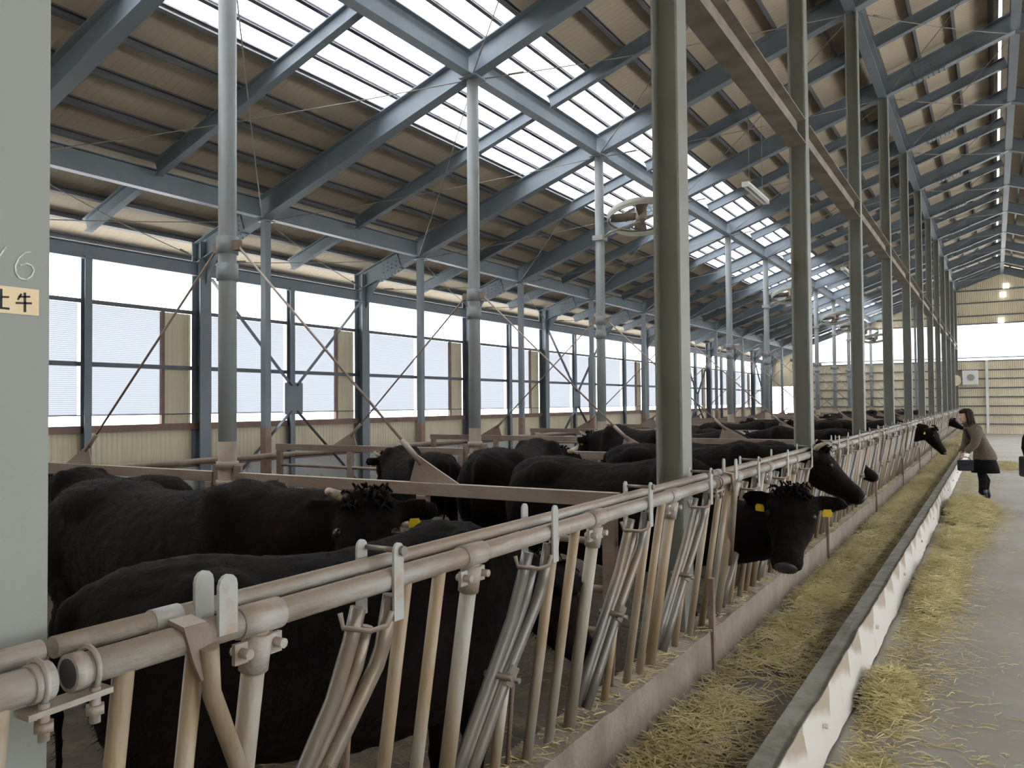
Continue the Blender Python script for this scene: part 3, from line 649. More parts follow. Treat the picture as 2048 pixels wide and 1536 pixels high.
# rusty angle irons that pin the fence foot to the wall
am = MB().box(-1.40, -1.372, -0.02, 0.02, 0.10, 0.62).mesh('angle_iron', M['rusty'])
for k, y in enumerate((4.42, 8.02, 11.62, 15.22, 18.8, 22.4)):
    o = link('angle_iron', am, None, (0.01, y, 0)); tag(o, 'rusty upright strap on the low manger wall, '+nth(k), 'strap', 'rusty straps on the manger wall')

# ------------------------------------------------------------------ baked body meshes
def bake(mb, name, m, voxel=0.022, smooth=6, disp=0.0, dscale=0.08):
    me = mb.mesh(name+'_raw', m); o = bpy.data.objects.new(name+'_raw', me); COL.objects.link(o)
    r = o.modifiers.new('r', 'REMESH'); r.mode = 'VOXEL'; r.voxel_size = voxel; r.use_smooth_shade = True
    s = o.modifiers.new('s', 'SMOOTH'); s.factor = 0.5; s.iterations = smooth
    dg = bpy.context.evaluated_depsgraph_get(); ev = o.evaluated_get(dg)
    out = bpy.data.meshes.new_from_object(ev, preserve_all_data_layers=False, depsgraph=dg); out.name = name
    COL.objects.unlink(o); bpy.data.objects.remove(o); bpy.data.meshes.remove(me)
    if disp:
        ns = [v.normal.copy() for v in out.vertices]
        for v, nn in zip(out.vertices, ns):
            p = v.co/dscale; v.co += nn*disp*(noise.noise(p)+0.5*noise.noise(p*2.7)+0.35*noise.noise(V((p.x*3, p.y*6, p.z*6))))
    out.polygons.foreach_set('use_smooth', [True]*len(out.polygons))
    if not out.materials: out.materials.append(M[m] if isinstance(m, str) else m)
    out.update(); return out

# ------------------------------------------------------------------ cattle
def frame_from(d):
    d = d.normalized(); s = d.cross(V((0, 0, 1))).normalized(); return d, s, s.cross(d)
def make_cow(name, poll=(1.10, 0, 1.16), hyaw=0, hpitch=-35, horns=False, tags=(1, 1), voxel=0.022, fat=1.0, tailx=0.0, roll_=0, earlift=0.0, H=1.12, HL=1.05, low=0.0):
    """a standing animal facing +x, feet at z=0; poll = crown of the head, head direction given by yaw and pitch"""
    b = MB(); S = (0, 1, 0); U = (0, 0, 1)
    T = [(-.80, 1.03, .07, .10, .10), (-.77, .98, .17, .18, .22), (-.68, .94, .235, .265, .36), (-.55, .915, .265, .305, .40), (-.40, .89, .275, .335, .38), (-.2, .85, .30, .34, .37), (.05, .82, .325, .36, .37),
         (.28, .83, .305, .385, .375), (.48, .86, .265, .405, .375), (.62, .90, .215, .345, .35), (.73, .94, .15, .24, .26)]
    b.rings([((x, 0, z), S, U, w_*fat, hu, hd) for x, z, w_, hu, hd in T], 20)
    poll = V(poll); hd_ = V((math.cos(R(hyaw))*math.cos(R(hpitch)), math.sin(R(hyaw))*math.cos(R(hpitch)), math.sin(R(hpitch))))
    hd_, hs, hu_ = frame_from(hd_)
    hd_ = hd_*HL; hs = hs*H; hu_ = hu_*H
    if roll_: q = Matrix.Rotation(R(roll_), 3, hd_); hs = q @ hs; hu_ = q @ hu_
    # neck: bezier from the shoulders to just behind the poll
    p0 = V((0.46, 0, 0.96-low)); back = poll-hd_*(0.02-low*.3)-hu_*(0.10+low*.55); p1 = V((0.80, 0, 1.0-low*1.6))*0.55+V((back.x, back.y, back.z-low))*0.45; nr = []
    for i in range(7):
        t = i/6; c = p0*(1-t)**2+p1*2*t*(1-t)+back*t*t; d = ((p1-p0)*(1-t)+(back-p1)*t).normalized(); s = d.cross(V((0, 0, 1)))
        if s.length < 0.2: s = V((0, 1, 0))
        s = -s.normalized(); u_ = d.cross(s); u_ = u_ if u_.z > 0 or abs(u_.z) < 0.01 else -u_
        nr.append((c, s, u_, .20*(1-t)+.105*t, .26*(1-t)+.115*t, .30*(1-t)+.15*t))
    b.rings(nr, 16)
    # head
    HR = [(-.06, -.05, .075, .055, .11), (0, -.045, .110, .068, .16), (.08, -.055, .120, .062, .175), (.17, -.07, .112, .058, .16), (.26, -.09, .086, .052, .125), (.35, -.105, .070, .050, .090), (.42, -.11, .076, .052, .072), (.47, -.115, .074, .045, .058), (.495, -.12, .050, .028, .036)]
    b.rings([(poll+hd_*a+hu_*c, hs, hu_, w_, u1, d1) for a, c, w_, u1, d1 in HR], 16)
    poll0 = poll
    for s in (-1, 1):
        b.ball(poll+hd_*0.12+hs*s*0.085-hu_*0.035, (0.035, 0.03, 0.03), 8, 6)                # brow
        b.ball(poll+hd_*0.455+hs*s*0.038-hu_*0.095, (0.028, 0.028, 0.028), 8, 6)             # nostril pad
        b.ball(V((-.44, s*.165*fat, 1.10)), (0.17, 0.11, 0.10), 14, 8)                     # hip bone
        b.ball(V((.50, s*.16*fat, 1.05)), (0.12, 0.10, 0.20), 10, 8)                         # shoulder
        b.ball(V((-.60, s*.175*fat, .86)), (0.19, 0.12, 0.27), 12, 8)                        # thigh
    for i in range(5): b.ball(poll+hd_*(-0.01+0.02*math.sin(i*2.1))+hs*(-0.06+0.03*i)+hu_*(0.012+0.008*math.cos(i*1.7)), 0.032, 8, 6)
    # ears
    tip = {}
    for s in (-1, 1):
        e0 = poll-hd_*0.0+hs*s*0.085-hu_*0.055; ed = (hs*s*0.93-hd_*0.22+V((0, 0, -0.12+earlift))).normalized(); eu = (hu_-ed*hu_.dot(ed)).normalized(); en = ed.cross(eu)
        rs = []
        for t, wv, th in ((0, .028, .022), (.04, .045, .020), (.09, .060, .016), (.14, .056, .014), (.18, .036, .012), (.205, .012, .008)):
            rs.append((e0+ed*t-eu*0.02*t/.2, eu, en, wv*1.4, th*1.2, th*1.2))
        b.rings(rs, 12); tip[s] = (e0, ed, eu, en)
    # legs
    for s in (-1, 1):
        fl = [((.52, s*.14, .78), .13, .10), ((.53, s*.155, .62), .085, .075), ((.53, s*.155, .50), .058, .055), ((.54, s*.155, .40), .052, .052), ((.535, s*.155, .34), .040, .040), ((.53, s*.155, .18), .034, .034), ((.535, s*.155, .11), .043, .042), ((.55, s*.155, .05), .040, .040), ((.565, s*.155, .012), .056, .050)]
        b.rings([(c, (1, 0, 0), (0, 1, 0), a, w_, w_) for c, a, w_ in fl], 12)
        hl = [((-.58, s*.16, .86), .18, .11), ((-.54, s*.17, .68), .135, .095), ((-.55, s*.17, .58), .095, .075), ((-.64, s*.165, .47), .062, .050), ((-.69, s*.16, .40), .052, .042), ((-.675, s*.16, .30), .038, .036), ((-.66, s*.16, .17), .035, .034), ((-.655, s*.16, .11), .043, .042), ((-.635, s*.16, .05), .040, .040), ((-.615, s*.16, .012), .056, .050)]
        b.rings([(c, (1, 0, 0), (0, 1, 0), a, w_, w_) for c, a, w_ in hl], 12)
    # tail
    b.tube([(-.76, 0, 1.14), (-.84, 0.0, 1.08), (-.865, tailx*.3, .9), (-.85, tailx*.6, .65), (-.84, tailx, .45)], [.04, .036, .026, .022, .022], 10)
    b.tube([(-.84, tailx, .50), (-.84, tailx, .42), (-.84, tailx, .30), (-.83, tailx, .20)], [.022, .045, .042, .012], 10)
    me = bake(b, name, 'cow', voxel, 11, 0.006, 0.05)
    root = link(name, me)
    # parts
    for s in (-1, 1):
        c = poll+hd_*0.14+hs*s*0.098-hu_*0.042
        MB().ball(c, 0.022, 10, 8).build('eye', 'eye', root)
    rot = Matrix((hs, hu_, hd_)).transposed()
    nb_ = MB().ball(poll+hd_*0.485-hu_*0.115, (0.052, 0.036, 0.022), 14, 8, rot); nb_.build('nose', 'muzzle', root)
    for s, on in zip((-1, 1), tags):
        if not on: continue
        e0, ed, eu, en = tip[s]; c = e0+ed*0.085-eu*0.055; f = hd_ if en.dot(hd_) > 0 else hd_
        nrm = (en if en.dot(hd_) > 0 else -en)
        p = MB().prism([(-.016*H, 0), (.016*H, 0), (.022*H, -.018), (.021*H, -.036*H), (-.021*H, -.036*H), (-.022*H, -.018)], c+nrm*0.022+eu*0.02, ed*(1 if en.dot(hd_) > 0 else 1), (V((0, 0, 1))*0.7+eu*0.3).normalized(), 0.004)
        p.build('ear_tag', 'tag', root)
    if horns:
        for s in ((-1, 1) if horns is True else (horns,)):
            h0 = poll+hs*s*0.075-hu_*0.01-hd_*0.02
            b = MB().tube([h0, h0+hs*s*0.045+hu_*0.02, h0+hs*s*0.062+hu_*0.055+hd_*0.02, h0+hs*s*0.045+hu_*0.085+hd_*0.05], [.024, .022, .017, .006], 12)
            b.build('horn', 'horn', root)
    # short coat hair over the upper body
    hv = []; hf = []; rh = random.Random(5); vl = me.vertices; nv = len(vl)
    for i in range(14000):
        v = vl[rh.randrange(nv)]
        if v.co.z < 0.62: continue
        nn = v.normal; d = (nn*0.55+V((-0.7+rh.uniform(-.4, .4), rh.uniform(-.35, .35), -0.45+rh.uniform(-.4, .4)))*0.75).normalized(); sd = nn.cross(d)
        if sd.length < 1e-3: continue
        sd = sd.normalized()*rh.uniform(.0008, .0016); L_ = rh.uniform(.012, .030); o_ = len(hv); p = v.co-nn*0.002
        hv += [p-sd, p+sd, p+d*L_*.6+nn*.002+sd*.6, p+d*L_*.6+nn*.002-sd*.6, p+d*L_+V((0, 0, -.003))]; hf += [(o_, o_+1, o_+2, o_+3), (o_+3, o_+2, o_+4)]
    MB().add(hv, hf).build('coat_hair', 'cow', root)
    # curly forelock
    fl = MB(); rnd = random.Random(hash(name) % 1000+3 if False else len(name))
    for i in range(46):
        a = rnd.uniform(-1, 1); p = poll+hs*a*0.085+hd_*rnd.uniform(-0.05, 0.07)+hu_*(0.02-0.02*a*a); q = p+hu_*rnd.uniform(.015, .035)+hs*rnd.uniform(-.02, .02); e = q+hd_*rnd.uniform(.0, .035)+hs*rnd.uniform(-.025, .025)-hu_*rnd.uniform(-.005, .02)
        fl.tube([p, q, e], [.006, .0065, .002], 5)
    fl.build('forelock', 'cow', root)
    return root
P0 = dict(
    turn=make_cow('cow', poll=(1.16, 0.02, 1.20), hyaw=-58, hpitch=-38, horns=1, tags=(1, 1), voxel=0.02),
    low=make_cow('cow', poll=(1.05, 0.05, 1.0), hyaw=6, hpitch=-48, tags=(1, 1), voxel=0.02),
    away=make_cow('cow', poll=(1.10, -0.03, 1.10), hyaw=-10, hpitch=-30, horns=True, tailx=0.06),
    look=make_cow('cow', poll=(1.30, -0.12, 1.06), hyaw=-80, hpitch=-40, tags=(1, 1), voxel=0.018, roll_=-3, earlift=0.06, H=1.25, HL=0.92, low=0.14),
    side=make_cow('cow', poll=(1.15, 0.0, 1.20), hyaw=6, hpitch=-36, horns=True, tags=(0, 0), voxel=0.02, H=1.3, HL=1.04),
    feed=make_cow('cow', poll=(1.25, 0.0, 1.06), hyaw=-14, hpitch=-52, horns=True, tags=(1, 1)),
)
used = set()
def cow(pose, x, y, rz, label, s=(1, 1, 1), group=None):
    o = P0[pose]
    if pose in used: o = copy_tree(P0[pose])
    used.add(pose); o.location = (x, y, 0.0); o.rotation_euler = (0, 0, R(rz)); o.scale = s
    tag(o, label, 'cow', group); return o
cow('turn', -3.56, 2.58, 0, 'black horned cow in the nearest pen, side on, yellow tags in its ears', (1.1, 1.0, 1.0))
cow('low', -1.97, 2.02, 64, 'black cow closest to the camera, right behind the nearest feed bars', (.93, .93, .93))
cow('away', -5.80, 3.72, 182, 'black cow at the back of the nearest pen, mostly behind another', (.92, .92, .90))
cow('away', -5.25, 6.75, 150, 'black cow behind the first gate, left of the pair, beside a round post', (.92, .92, .92))
cow('away', -3.60, 6.05, 97, 'black cow seen from behind in the second pen, hip bones standing high', (.95, .95, 1.02))
cow('look', -2.32, 5.18, -6, 'black cow looking at the camera through the feed bars with two yellow tags')
cow('side', -2.43, 7.18, 0, 'black cow in profile with its head out over the low wall', (1, 1, 1))
cow('low', -2.65, 9.15, 4, 'black cow lined up behind the second gate, just left of an aisle post', (1.0, 1, .93))
cow('side', -2.74, 10.6, -2, 'black cow whose muzzle just shows between the feed bars', (1.02, 1, .84))
cow('away', -4.1, 10.2, 160, 'black cow showing a rounded back beyond the second gate, left of the aisle post', (.95, .95, 1.04))
cow('feed', -2.28, 17.75, -8, 'black cow bending out to the hay before the woman')
cow('side', -2.38, 31.0, -4, 'black cow putting its head out farthest down the row', (1, 1, .82))
rnd = random.Random(11)
for n in range(3, 12):
    spots = [(-2.75, 0.9, 5), (-3.6, 2.5, 170), (-4.6, 1.2, 30)]
    if n == 3: spots = [(-3.75, 0.95, 12), (-2.8, 2.4, 178), (-4.7, 2.6, 140)]
    for k, (x, dy, rz) in enumerate(spots):
        if n == 4 and k == 0: continue
        if n == 8 and k == 0: continue
        dx = rnd.uniform(-.2, .2); pose = rnd.choice(['away', 'low', 'turn'])
        if k == 0: pose = 'low'
        x0 = x+dx-(0.35 if k == 0 else 0)
        cow(pose, x0, FY[n]+dy+rnd.uniform(-.12, .12), rz+rnd.uniform(-12, 12), 'black cow in the %s pen from the camera, %s' % (ORD[n+0], ['next to the feed fence', 'in the middle of the pen', 'nearest the round posts'][k]), (.95, .95, rnd.uniform(.88, 1.0)), 'cattle in the farther pens')

# ------------------------------------------------------------------ fans, lamps, box
def make_fan():
    r = empty('ceiling_fan', (0, 0, 0))
    ring = MB(); N_ = 40
    for zz in (0.0, 0.10): ring.tube([(0.52*math.cos(2*math.pi*i/N_), 0.52*math.sin(2*math.pi*i/N_), zz) for i in range(N_+1)], 0.012, 8, False)
    vs = []; fs = []
    for i in range(N_+1):
        a = 2*math.pi*i/N_
        for rr_, z in ((0.515, 0), (0.530, 0.10), (0.535, 0.10), (0.52, 0)): vs.append((rr_*math.cos(a), rr_*math.sin(a), z))
    for i in range(N_):
        for j in range(4): fs.append((i*4+j, i*4+(j+1) % 4, (i+1)*4+(j+1) % 4, (i+1)*4+j))
    ring.add(vs, fs, True); ring.build('shroud', 'fan', r)
    g = MB()
    for k in range(3):
        rad = 0.16+0.12*k; g.tube([(rad*math.cos(2*math.pi*i/24), rad*math.sin(2*math.pi*i/24), 0.17) for i in range(25)], 0.004, 5, False)
    for k in range(8): a = 2*math.pi*k/8; g.tube([(0.05*math.cos(a), 0.05*math.sin(a), 0.17), (0.53*math.cos(a), 0.53*math.sin(a), 0.16)], 0.005, 5)
    g.build('guard', 'fan', r)
    MB().tube([(0, 0, 0.0), (0, 0, 0.05), (0, 0, 0.24), (0, 0, 0.28)], [0.07, 0.09, 0.09, 0.05], 16).build('motor', 'fan_blade', r)
    for k in range(4):
        a = 2*math.pi*k/4+0.5; ca, sa = math.cos(a), math.sin(a)
        def pt(rad, t, z): return (rad*ca-t*sa, rad*sa+t*ca, z)
        vs = []; 
        for rad, wl, wr, tw in ((0.08, -.05, .05, .03), (0.22, -.09, .07, .028), (0.36, -.12, .08, .022), (0.47, -.11, .06, .015)):
            vs += [pt(rad, wl, 0.07-tw), pt(rad, wr, 0.07+tw), pt(rad, wr, 0.076+tw), pt(rad, wl, 0.076-tw)]
        fs = [(0, 3, 2, 1)]
        for i in range(3):
            for j in range(4): fs.append((i*4+j, i*4+(j+1) % 4, (i+1)*4+(j+1) % 4, (i+1)*4+j))
        fs.append((12, 13, 14, 15)); MB().add(vs, fs, True).build('blade', 'fan_blade', r)
    return r
fan0 = make_fan()
am_ = MB(); am_.tube([(0.0, 0, 0), (-0.12, 0, 0.0)], 0.02, 8)
for k, n in enumerate((3, 6, 8, 9, 10, 11)):
    f = fan0 if k == 0 else copy_tree(fan0)
    f.location = (XM+0.66, FY[n]+0.12, 4.45); f.rotation_euler = (R(-13), R(-9), 0)
    tag(f, 'round grey fan hung beside a round post, '+('largest, half behind an aisle post' if k == 0 else ORDF[k]+' of the row of fans'), 'fan', 'ceiling fans')
    b = MB(); b.tube([(XM+0.07, FY[n], 4.22), (XM+0.16, FY[n]+0.02, 4.30), (XM+0.66, FY[n]+0.06, 4.42)], 0.018, 8); b.box(XM-0.09, XM+0.09, FY[n]-0.09, FY[n]+0.09, 4.18, 4.26)
    b.build('fan_bracket', 'fan', f).matrix_parent_inverse = (Matrix.Translation(f.location) @ f.rotation_euler.to_matrix().to_4x4()).inverted()
def lamp(x, y, z, label, first=[None]):
    if first[0] is None:
        r = empty('strip_lamp'); MB().box(-0.055, 0.055, -0.62, 0.62, 0.03, 0.07).build('lamp_body', 'white', r, 0.008)
        for s in (-1, 1): MB().tube([(s*0.035, -0.58, 0.012), (s*0.035, 0.58, 0.012)], 0.015, 10).build('tube', 'white', r)
        MB().box(-0.05, 0.05, 0.60, 0.64, -0.01, 0.06).build('end_cap', 'white', r); MB().box(-0.05, 0.05, -0.64, -0.60, -0.01, 0.06).build('end_cap', 'white', r)
        h = MB()
        for yy in (-0.4, 0.4): h.tube([(0, yy, 0.07), (0, yy, 1.9)], 0.004, 5)
        h.build('hanger_wire', 'pipe_post', r); first[0] = r; o = r
    else: o = copy_tree(first[0])
    o.location = (x, y, z); tag(o, label, 'lamp', 'strip lamps under the roof')
lamp(-3.1, 12.5, 4.8, 'white strip lamp hanging nearest, right of the skylights')
lamp(-3.1, 21.4, 4.8, 'small white strip lamp hanging farther back between aisle posts')
# box and round speaker at the far end of the fence
r = empty('wall_box', (-0.98, YE-0.1, 2.68)); tag(r, 'whitish square box on the far wall above the end of the fence', 'box')
MB().box(-0.33, 0.33, -0.12, 0.2, -0.35, 0.33).build('casing', 'white', r, 0.02); MB().tube([(0.02, -0.14, 0.0), (0.02, -0.11, 0.0)], 0.16, 20).build('grille', 'fan', r)
o = MB().tube([(-1.62, YE-0.05, 2.55), (-1.62, YE-0.25, 2.55)], [0.12, 0.27], 20).build('wall_horn', 'siding'); tag(o, 'cream round fitting beside the whitish box on the far wall', 'fitting')
for k, (x, z) in enumerate(((0.55, 6.95), (0.42, 6.55), (0.32, 5.35))):
    o = MB().box(x-0.13, x+0.13, YE-0.02, YE+0.1, z-0.12, z+0.12).build('gable_lamp', 'lit', bevel=0.02); tag(o, 'small white lamp on the far gable, '+['highest', 'middle', 'lowest'][k]+' of three', 'lamp')

# ------------------------------------------------------------------ the woman and her bag
def make_woman():
    S = (0, 1, 0)
    b = MB()
    # legs to hips, torso, neck, head (facing +x, leaning forward)
    for s in (-1, 1):
        f = 0.05*s
        b.rings([((0.10+f, s*.065, .055), (1, 0, 0), S, .055, .036, .036), ((0.03+f, s*.065, .09), (1, 0, 0), S, .05, .038, .038), ((0.01+f, s*.067, .20), (1, 0, 0), S, .046, .043, .043), ((0.0+f, s*.07, .32), (1, 0, 0), S, .058, .055, .055), ((0.035+f*.7, s*.072, .43), (1, 0, 0), S, .055, .053, .053), ((0.03+f*.4, s*.08, .58), (1, 0, 0), S, .075, .07, .07), ((0.0, s*.085, .78), (1, 0, 0), S, .10, .085, .085)], 14)
    b.rings([((0.0, 0, .74), S, (1, 0, 0), .165, .11, .12), ((0.02, 0, .86), S, (1, 0, 0), .16, .10, .11), ((.06, 0, .97), S, (1, 0, 0), .135, .09, .09), ((.11, 0, 1.08), S, (1, 0, 0), .15, .10, .095), ((.155, 0, 1.18), S, (1, 0, 0), .145, .09, .085), ((.185, 0, 1.24), S, (1, 0, 0), .085, .06, .065), ((.20, 0, 1.28), S, (1, 0, 0), .052, .05, .05), ((.235, 0, 1.35), S, (1, 0, 0), .050, .05, .05)], 18)
    hc = V((.265, 0, 1.42)); b.rings([(hc+V((.005, 0, -.115)), S, (1, 0, 0), .035, .035, .03), (hc+V((.01, 0, -.085)), S, (1, 0, 0), .055, .07, .06), (hc+V((0, 0, -.03)), S, (1, 0, 0), .070, .088, .08), (hc+V((-.005, 0, .04)), S, (1, 0, 0), .073, .088, .088), (hc+V((-.01, 0, .09)), S, (1, 0, 0), .055, .065, .066), (hc+V((-.01, 0, .112)), S, (1, 0, 0), .02, .03, .03)], 16)
    b.ball(hc+V((.094, 0, -.022)), (.018, .013, .022), 8, 6)
    for s in (-1, 1): b.ball(hc+V((-.005, s*.074, -.02)), (.018, .009, .028), 8, 6)
    hands = {}
    for s in (-1, 1):
        sh = V((.16, s*.165, 1.19)); el = V((.17+(.05 if s > 0 else .02), s*.20, .95)); wr = V((.345, s*.15, .80)) if s > 0 else V((.30, s*.13, .79))
        sh = sh+V((0, -s*.02, -.03)); b.tube([V((.155, s*.10, 1.16)), sh, (sh+el)/2, el, (el+wr)/2, wr], [.04, .045, .042, .040, .035, .024], 12)
        d = (wr-el).normalized(); pl = wr+d*.045; b.ball(pl, (.020, .036, .036), 10, 6)
        dn = V((.45, 0, -.9)).normalized()
        hands[s] = (wr, pl, d)
        for k in range(4):
            y = (-.027+.018*k); p = pl+V((.005, y, -.02)); ln = [.055, .068, .064, .048][k]
            b.tube([p, p+dn*ln*.5, p+(dn+V((-.25, 0, -.1)))*ln], [.0095, .009, .007], 8)
        p = pl+V((.012, -s*.034, .0)); b.tube([p, p+V((.02, -s*.016, -.015)), p+V((.035, -s*.018, -.04))], [.0105, .0095, .007], 8)
    body = link('person', bake(b, 'person_body', 'skin', 0.0085, 2))
    # face
    f = MB()
    for s in (-1, 1): f.ball(hc+V((.080, s*.030, .008)), (.007, .012, .006), 8, 6)
    f.build('eyes', 'eye', body); MB().ball(hc+V((.083, 0, -.062)), (.007, .022, .006), 10, 6).build('mouth', mat('lips', (0.45, 0.13, 0.12), rough=0.5), body)
    # hair: cap plus chin-length bob
    h = MB(); h.rings([(hc+V((-.03, 0, -.16)), S, (1, 0, 0), .085, .03, .075), (hc+V((-.035, 0, -.09)), S, (1, 0, 0), .100, .035, .085), (hc+V((-.03, 0, 0)), S, (1, 0, 0), .094, .045, .085), (hc+V((-.022, 0, .06)), S, (1, 0, 0), .09, .09, .09), (hc+V((-.012, 0, .105)), S, (1, 0, 0), .07, .085, .08), (hc+V((-.012, 0, .132)), S, (1, 0, 0), .03, .04, .04)], 18)
    for s in (-1, 1): h.tube([hc+V((.015, s*.068, .085)), hc+V((.012, s*.086, .02)), hc+V((-.005, s*.090, -.07)), hc+V((-.01, s*.086, -.15))], [.026, .024, .026, .014], 10)
    h.tube([hc+V((.055, -.055, .082)), hc+V((.083, 0, .068)), hc+V((.055, .055, .082))], [.02, .022, .02], 8)
    rh = random.Random(3)
    for i in range(34):
        a = rh.uniform(R(95), R(265)); cx_, cy_ = math.cos(a), math.sin(a); r0 = .088
        h.tube([hc+V((-.02+cx_*r0*.8, cy_*r0*.85, .05)), hc+V((-.03+cx_*r0, cy_*r0*1.05, -.05)), hc+V((-.035+cx_*r0*1.05+rh.uniform(-.01, .01), cy_*r0*1.1+rh.uniform(-.012, .012), -.15+rh.uniform(-.03, .02)))], [.012, .013, .006], 6)
    for i in range(9): h.tube([hc+V((.02, -.05+.0125*i, .115)), hc+V((.078, -.055+.0138*i, .085)), hc+V((.088-abs(i-4)*.004, -.058+.0145*i, .045+.004*(i % 3)))], [.014, .011, .006], 6)
    link('hair', bake(h, 'hair', 'hair', 0.0065, 1, 0.005, 0.012), body)
    # jacket with sleeves
    j = MB(); j.rings([((-.01, 0, .68), S, (1, 0, 0), .215, .165, .18), ((0, 0, .80), S, (1, 0, 0), .195, .145, .155), ((.05, 0, .96), S, (1, 0, 0), .165, .12, .12), ((.11, 0, 1.08), S, (1, 0, 0), .178, .125, .12), ((.155, 0, 1.19), S, (1, 0, 0), .185, .115, .11), ((.19, 0, 1.26), S, (1, 0, 0), .135, .085, .09)], 20)
    for s in (-1, 1):
        sh = V((.155, s*.15, 1.18)); el = V((.17+(.05 if s > 0 else .02), s*.205, .95)); wr = V((.33, s*.155, .815)) if s > 0 else V((.285, s*.135, .80))
        j.tube([sh, (sh*0.6+el*0.4)+V((0, s*.02, 0)), el, (el+wr)/2, wr], [.080, .078, .066, .060, .055], 14)
    j.tube([(.155, -.19, 1.195), (.165, 0, 1.21), (.155, .19, 1.195)], [.072, .09, .072], 14)
    link('jacket', bake(j, 'jacket', 'tweed', 0.012, 2, 0.004, 0.06), body)
    c = MB(); c.rings([((.185, 0, 1.215), S, (1, 0, .3), .135, .115, .10), ((.20, 0, 1.27), S, (1, 0, .3), .105, .095, .085), ((.205, 0, 1.315), S, (1, 0, .3), .085, .078, .07)], 18)
    c.tube([(.27, 0, 1.21), (.235, 0, 1.08), (.19, 0, .96)], [.05, .04, .02], 10); link('collar', bake(c, 'collar', 'fur_collar', 0.012, 1, 0.006, 0.02), body)
    k = MB(); k.rings([((-.02, 0, .455), S, (1, 0, 0), .23, .205, .20), ((-.015, 0, .55), S, (1, 0, 0), .215, .19, .19), ((-.005, 0, .70), S, (1, 0, 0), .185, .145, .155), ((0, 0, .80), S, (1, 0, 0), .16, .12, .13)], 24); k.build('skirt', 'black_cloth', body)
    t = MB()
    for s in (-1, 1):
        f = 0.05*s; t.rings([((0.02+f, s*.065, .08), (1, 0, 0), S, .056, .046, .046), ((0.01+f, s*.067, .20), (1, 0, 0), S, .056, .051, .051), ((0.0+f, s*.07, .32), (1, 0, 0), S, .066, .063, .063), ((0.035+f*.7, s*.072, .43), (1, 0, 0), S, .063, .061, .061), ((0.03+f*.4, s*.08, .56), (1, 0, 0), S, .082, .078, .078)], 14)
    t.build('tights', 'black_cloth', body)
    for s in (-1, 1):
        f = 0.05*s; q = MB(); q.rings([((-.02+f, s*.065, .0), (1, 0, 0), S, .03, .028, .028), ((-.02+f, s*.065, .05), (1, 0, 0), S, .045, .04, .04), ((.0+f, s*.065, .11), (1, 0, 0), S, .058, .048, .048), ((.005+f, s*.065, .17), (1, 0, 0), S, .058, .052, .052)], 14)
        q.rings([((.0+f, s*.065, .045), (0, 1, 0), (0, 0, 1), .042, .045, .035), ((.09+f, s*.065, .030), (0, 1, 0), (0, 0, 1), .046, .035, .028), ((.16+f, s*.065, .018), (0, 1, 0), (0, 0, 1), .03, .02, .016)], 12)
        q.build('shoe', 'black_leather', body)
    return body, hands
wom, hands = make_woman()
wom.location = (-0.17, 15.05, 0.0); wom.rotation_euler = (0, 0, R(204)); wom.scale = (1.0, 0.95, 0.945)
tag(wom, 'dark-haired woman in brown tweed jacket and black skirt leaning over the kerb', 'person')
def make_bag(name):
    r = empty(name)
    MB().box(-0.13, 0.13, -0.05, 0.05, -0.235, -0.03).build('bag_body', 'black_leather', r, 0.02)
    MB().box(-0.132, 0.132, -0.056, -0.05, -0.14, -0.03).build('flap', 'black_leather', r, 0.003)
    MB().tube([(0.09*math.cos(R(a)), 0, -0.035+0.06*math.sin(R(a))) for a in range(0, 181, 15)], 0.007, 8).build('handle', 'black_leather', r); return r
bag = make_bag('handbag'); bag.scale = (.85, .85, .85); bag.location = (-0.43, 14.83, 0.665); bag.rotation_euler.z = R(20); tag(bag, 'black handbag hanging from the leaning woman\'s hand', 'bag')
# second visitor, almost outside the right edge
p2 = copy_tree(wom); p2.location = (0.60, 13.5, 0); p2.rotation_euler.z = R(100)
for c in p2.children:
    if c.name.startswith('jacket'): 
        c.data = c.data.copy(); c.data.materials[0] = M['black_cloth']
tag(p2, 'dark-clothed visitor cut off by the right edge of the picture', 'person')
bag2 = copy_tree(bag); bag2.scale = (1.15, 1.3, 1.45); bag2.location = (0.385, 13.78, 0.82); bag2.rotation_euler.z = R(110); tag(bag2, 'black bag showing at the right edge, carried by a visitor', 'bag')

# ------------------------------------------------------------------ hay (nobody could count the stalks)
def hay(name, label, n, fpos, m='hay', lmin=0.05, lmax=0.16, wdt=0.0021, seed=1, flat=0.35, parent=None):
    rn = random.Random(seed); vs = []; fs = []
    for i in range(n):
        x, y, z = fpos(rn); L_ = rn.uniform(lmin, lmax); a = rn.uniform(0, math.pi) if rn.random() < 0.4 else rn.gauss(0.15, 0.45); p = rn.gauss(0, flat)
        d = V((math.cos(a)*math.cos(p), math.sin(a)*math.cos(p), math.sin(p))); s = d.cross(V((rn.uniform(-.6, .6), rn.uniform(-.6, .6), 1))).normalized(); u = s.cross(d)
        c = V((x, y, z)); bend = u*L_*rn.uniform(-.18, .18); wd = wdt*rn.uniform(.6, 1.5); o = len(vs)
        pts = [c-d*L_/2, c+bend, c+d*L_/2]
        for q in pts:
            q.z = max(q.z, z-0.012) if flat < 1 else q.z
            vs.append(tuple(q-s*wd)); vs.append(tuple(q+s*wd)); vs.append(tuple(q+u*wd*1.2))
        for k in range(2):
            e = o+k*3
            for j in range(3): fs.append((e+j, e+(j+1) % 3, e+3+(j+1) % 3, e+3+j))
    b = MB().add(vs, fs, False); o = b.build(name, m, parent)
    if label: tag(o, label, 'hay', kind='stuff')
    return o
